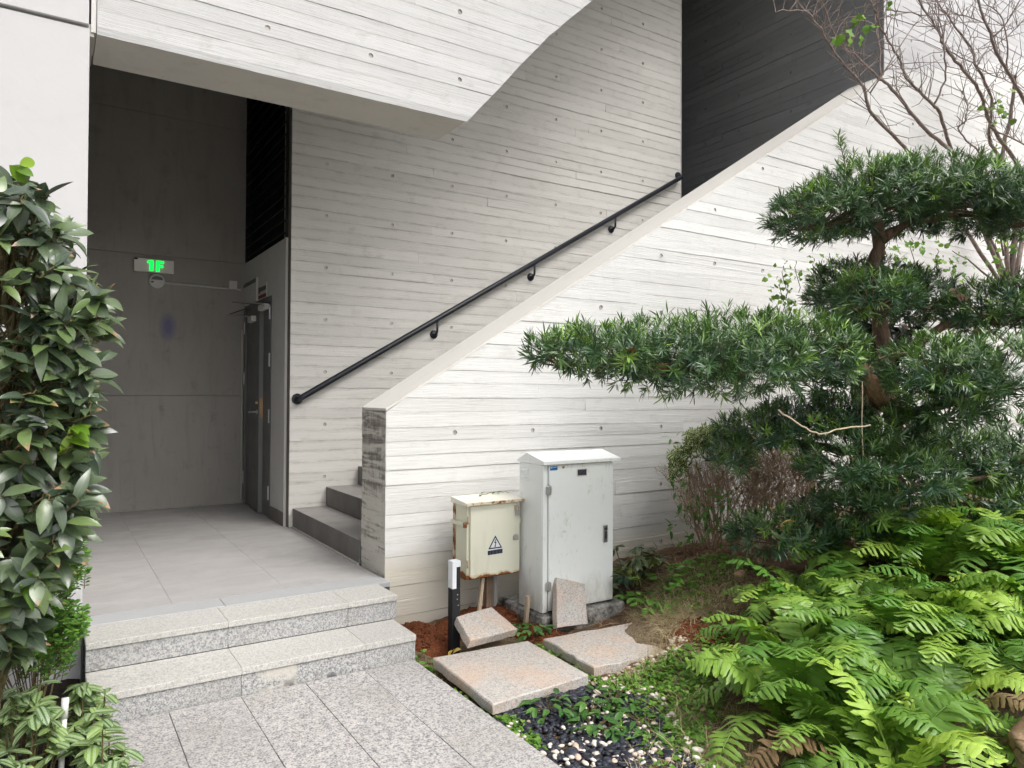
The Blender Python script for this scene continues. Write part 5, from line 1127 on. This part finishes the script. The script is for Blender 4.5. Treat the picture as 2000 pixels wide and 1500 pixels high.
# fallen leaves
DL = leaf_tpl(1, .45, 5, .5, .6, .5); DM = {k: tri_mesh('fallen_leaf', DL[0], DL[1], k, None, DL[2]) for k in ('leaf_dead', 'leaf_yellow')}
def fallen(x, y, z, s, mat, rot, label): o = link('fallen_leaf', DM[mat], None, (x, y, z), rot, s); tag(o, label, 'leaf')
fallen(1.800, 3.35, .030, .07, 'leaf_yellow', (.3, .5, 2.2), 'yellow fallen leaf at the foot of the bollard, upper one'); fallen(1.83, 3.33, .035, .06, 'leaf_yellow', (-.2, -.5, .9), 'yellow fallen leaf at the foot of the bollard, lower one')
p = atD(1240, 691, 3.22); fallen(*p, .075, 'leaf_dead', (.6, .3, 2.0), 'rust-orange dead leaf caught on the long foliage pad')
p = atD(1505, 995, 4.0); fallen(*p, .10, 'leaf_dead', (.3, .6, -1.0), 'rust-orange dead leaf on the low dark pad')
p = atD(1555, 1020, 4.0); fallen(*p, .08, 'leaf_dead', (.3, .1, 1.0), 'brown dead leaf beneath the low dark pad')

# ------------------------------------------------------------------ left planting: glossy bush
ob = empty('glossy_bush', (-.16, 2.95, -.02), 'tall bush with large glossy dark leaves at the left edge', 'bush')
r = np.random.default_rng(31)
OT = [leaf_tpl(1, w_, 7, c_, f_, .47, True, 0, t__) for w_, c_, f_, t__ in ((.40, .18, .22, .03), (.44, .05, .30, .0), (.36, .35, .15, .04), (.42, .25, .4, .02), (.46, .12, .12, .03), (.34, .5, .25, .05))]
OM = [tri_mesh('leaf', t[0], t[1], 'leaf_osmanthus', None, t[2]) for t in OT]
bv = np.array([300, 340, 400, 450, 500, 560, 620, 680, 760, 860, 930, 1000, 1060, 1120, 1180, 1250, 1290]); bu = np.array([25, 55, 95, 130, 150, 205, 215, 200, 180, 195, 188, 165, 150, 120, 85, 60, 20])
shoots = []; M_ = MB()
tries = 0
while len(shoots) < 520 and tries < 20000:
    tries += 1
    Y = r.uniform(2.55, 3.35); v = r.uniform(350, 1275); ulim = np.interp(v, bv, bu) - 26 + r.normal(0, 16)
    u = ulim - abs(r.normal(0, 85)) if r.random() < .8 else r.uniform(-140, ulim)
    if u < -150: continue
    p = atY(u, v, Y)
    if any((p - q[0]) @ (p - q[0]) < .030 ** 2 for q in shoots): continue
    ax = np.array([p[0] + .22, (p[1] - 2.95) * .8 - .25, .35 + .25 * r.random()]) + r.normal(0, .25, 3); shoots.append((p, ax / np.linalg.norm(ax)))
leaves = []
for p, ax in shoots:
    n = r.integers(5, 9); yng = r.random() < .16
    PP, d, up, _ = sprig(r, p[None] + 0, ax[None], n, (25, 88)); 
    for k in range(n):
        u_ = up[k] * .35 + np.array([-.05, -.45, .85]) + r.normal(0, .28, 3); dd = d[k] + np.array([.10, -.1, -.18]); leaves.append((p - ax * r.uniform(0, .06), dd / np.linalg.norm(dd), u_, r.uniform(.066, .114) * (.75 if yng else 1), yng))
stem_base = [(-.30, 3.05, -.03), (-.22, 3.15, -.03), (-.38, 2.95, -.03), (-.18, 2.95, -.03)]
mains = []
for i, b in enumerate(stem_base):
    top = Vector((b[0] + .06 * (i % 2), b[1] - .05, 1.95 - .12 * i)); pts = wob([Vector(b), Vector(b).lerp(top, .35) + Vector((.03, 0, 0)), Vector(b).lerp(top, .7), top], .02, 4, i); mains.append(pts)
    M_.tube(pts, [.014, .011, .008, .005], 6)
for i, (p, ax) in enumerate(shoots):
    P_ = Vector(p); ms = min((q for m in mains for q in m), key=lambda q: (q - (P_ - Vector((0, 0, .22)))).length)
    M_.tube(wob([ms, ms.lerp(P_, .5) + Vector((0, 0, .03)), P_ - Vector(ax) * .05, P_], .010, 2, i), [.0055, .0045, .0035, .002], 5, False)
M_.build('stems', 'stem_green', ob)
camp = np.array([0, 0, CAM_H]); leaves.sort(key=lambda t: np.linalg.norm(t[0] - camp) + (.6 if atY(0, 700, t[0][1])[0] > t[0][0] + .02 else 0))
ox = np.array([-.16, 2.95, -.02])
def basis(d, up):
    x, y, z = frames(np.array([d]), np.array([up])); return Matrix((Vector((x[0][0], y[0][0], z[0][0])), Vector((x[0][1], y[0][1], z[0][1])), Vector((x[0][2], y[0][2], z[0][2]))))
leafmat('leaf_osmanthus_young', (.10, .22, .018), (.30, .45, .035), .34, .5, .3, src='rnd')
OY = []
for me in OM: k = me.copy(); k.materials.clear(); k.materials.append(MATS['leaf_osmanthus_young']); OY.append(k)
for i, (p, d, up, s, yng) in enumerate(leaves[:300]):
    o = bpy.data.objects.new('leaf', (OY if yng else OM)[int(r.integers(0, 6))]); C.objects.link(o); o.parent = ob; o.matrix_local = Matrix.Translation(Vector(p - ox)) @ basis(d, up).to_4x4() @ Matrix.Scale(s, 4)
rest = leaves[300:]
vv, ff, tt, uu = scatter(OT, np.array([l[0] for l in rest]), np.array([l[1] for l in rest]), np.array([l[2] for l in rest]), np.array([l[3] for l in rest]), np.array([.97 if l[4] else r.random() * .9 for l in rest]), r)
o = link('inner_leaves', tri_mesh('inner_leaves', vv, ff, 'leaf_osmanthus_mass', tt, uu), ob); o['kind'] = 'stuff'
# lobed light leaves at the bush top
o = None
p = atY(40, 325, 2.75); e = empty('vine_sprig', tuple(p), 'reddish green lobed vine leaves at the very top of the left bush', 'vine')
for k, (u, v, ro) in enumerate(((38, 322, 1.0), (66, 345, -.9), (18, 322, 2.2))):
    q = atY(u, v, 2.75) - p; o = bpy.data.objects.new('leaf', OY[(k * 2) % 6]); C.objects.link(o); o.parent = e; o.location = q; o.rotation_euler = (1.2, ro, .3); o.scale = (.085, .075, .085)
# box-leaved shrub behind it
bs = empty('box_shrub', (-.03, 3.55, -.02), 'small-leaved fresh green shrub between the left bush and the steps', 'shrub')
r = np.random.default_rng(41); N = 420; u = r.uniform(60, 190, N); v = r.uniform(1030, 1285, N); ok = (u < 120 + (v < 1240) * 50 + 18 * np.sin(v / 21)); u = np.concatenate([u[ok], r.uniform(50, 150, 150)]); v = np.concatenate([v[ok], r.uniform(1190, 1290, 150)]); Y = r.uniform(3.3, 3.75, len(u)); P = np.array([atY(*q) for q in zip(u, v, Y)]); P[:, 0] = np.minimum(P[:, 0], .135)
ax = np.stack([np.full(len(P), .55), np.full(len(P), -.5), np.full(len(P), .35)], 1) + unit(r, len(P)) * .6; ax /= np.linalg.norm(ax, axis=1, keepdims=True); LP, LD, LU, LT = [], [], [], []; m = MB(); base = Vector((-.03, 3.55, -.03))
for i in range(len(P)):
    side = np.cross(ax[i], [0, 0, 1.]); side /= np.linalg.norm(side); tn = r.beta(2, 2)
    for k in range(7):
        q = P[i] - ax[i] * .11 * (1 - k / 6)
        for s in (-1, 1): LP.append(q); LD.append(ax[i] * .55 + side * s + r.normal(0, .2, 3)); LU.append(np.array([0, -.3, 1.]) + r.normal(0, .25, 3)); LT.append(np.clip(tn + r.normal(0, .12), 0, 1))
    m.tube([P[i] - ax[i] * .13, P[i]], [.0018, .001], 4, False)
    if i % 14 == 0: m.tube(wob([base, Vector(P[i] - ax[i] * .2), Vector(P[i] - ax[i] * .1)], .015, 2, i), [.0035, .003, .0025, .002, .0015], 4, False)
vv, ff, tt, uu = scatter([leaf_tpl(1, .55, 4, .1, .25, .55)], LP, LD, LU, np.full(len(LP), .024) * r.uniform(.7, 1.2, len(LP)), LT, r); link('foliage', tri_mesh('foliage', vv, ff, 'leaf_box', tt, uu), bs); m.build('stems', 'stem_green', bs)
# silver-striped low plants
PT = [leaf_tpl(1, w_, 7, c_, f_, .5, True, 0) for w_, c_, f_ in ((.56, .2, .25), (.50, .35, .2), (.60, .1, .3))]; PM = [tri_mesh('leaf', t[0], t[1], 'leaf_pilea', None, t[2]) for t in PT]
r = np.random.default_rng(51)
def pilea(cx, cy, rx, ry, h, n, label):
    e = empty('striped_plant', (cx, cy, -.02), label, 'plant', 'silver-striped plants'); m = MB()
    for i in range(n):
        a = r.uniform(0, 6.28); q = math.sqrt(r.random()); x, y = rx * q * math.cos(a), ry * q * math.sin(a); z = h * (1 - .55 * q * q) * r.uniform(.55, 1.05)
        m.tube([(cx + x * .6, cy + y * .6, -.02), (cx + x, cy + y, z)], [.004, .0025], 5, False)
        for k in range(5):
            b = a + k * 1.4 + r.uniform(-.3, .3); s = r.uniform(.05, .088) * (.6 if k == 4 else 1); o = bpy.data.objects.new('leaf', PM[int(r.integers(0, 3))]); C.objects.link(o); o.parent = e
            o.location = (x, y, z + .02 - .012 * (k % 3)); o.rotation_euler = (r.uniform(-.45, .25), r.uniform(-.3, .3), b); o.scale = (s, s, s)
    m.build('stems', 'stem_green', e)
pilea(-.07, 3.00, .15, .26, .36, 44, 'silver-striped low plant left of the white pipe'); pilea(.135, 3.12, .075, .20, .34, 30, 'silver-striped low plant right of the white pipe against the steps'); pilea(.165, 2.72, .075, .20, .26, 30, 'silver-striped low plant spilling over the pavement edge')
pilea(-.09, 2.58, .12, .16, .20, 26, 'silver-striped low plant in the bottom left corner')
pp = empty('white_pipe', (.05, 2.96, -.02), 'thin white plastic pipe stub standing among the striped plants', 'pipe')
MB().tube([(.046, 2.95, -.05), (.060, 3.0, .255)], .0095, 12).build('tube', 'pipe_white', pp, True); MB().tube([(.0585, 2.995, .225), (.062, 3.005, .292)], .012, 12).build('cap', 'pipe_white', pp, True)
Pk = pick([(-.3, 2.4), (.12, 2.4), (.12, 3.4), (-.3, 3.4)], 260, 60); Pk[:, 2] = -.008; pebbles('black_pebbles', Pk, .016, 'pebble_black', 'black pebbles on the soil under the striped plants', 61)

def crumbs(cx, cy, rx, ry, h, n, seed, label):
    r = np.random.default_rng(seed); a = r.uniform(0, 6.28, n); q = np.sqrt(r.random(n)); x, y = cx + rx * q * np.cos(a), cy + ry * q * np.sin(a); z = gz(x, y) - .015 + h * np.maximum(0, 1 - q * q) ** .8
    pebbles('soil_crumbs', np.stack([x, y, z], 1), .010, 'soil_red', label, seed)
crumbs(1.80, 3.78, .16, .26, .10, 260, 71, 'red soil crumbs on the heap left of the bollard'); crumbs(2.22, 3.78, .28, .22, .12, 320, 72, 'red soil crumbs behind the tilted slab'); crumbs(2.44, 3.48, .14, .24, .06, 160, 73, 'red soil crumbs in front of the plinth')
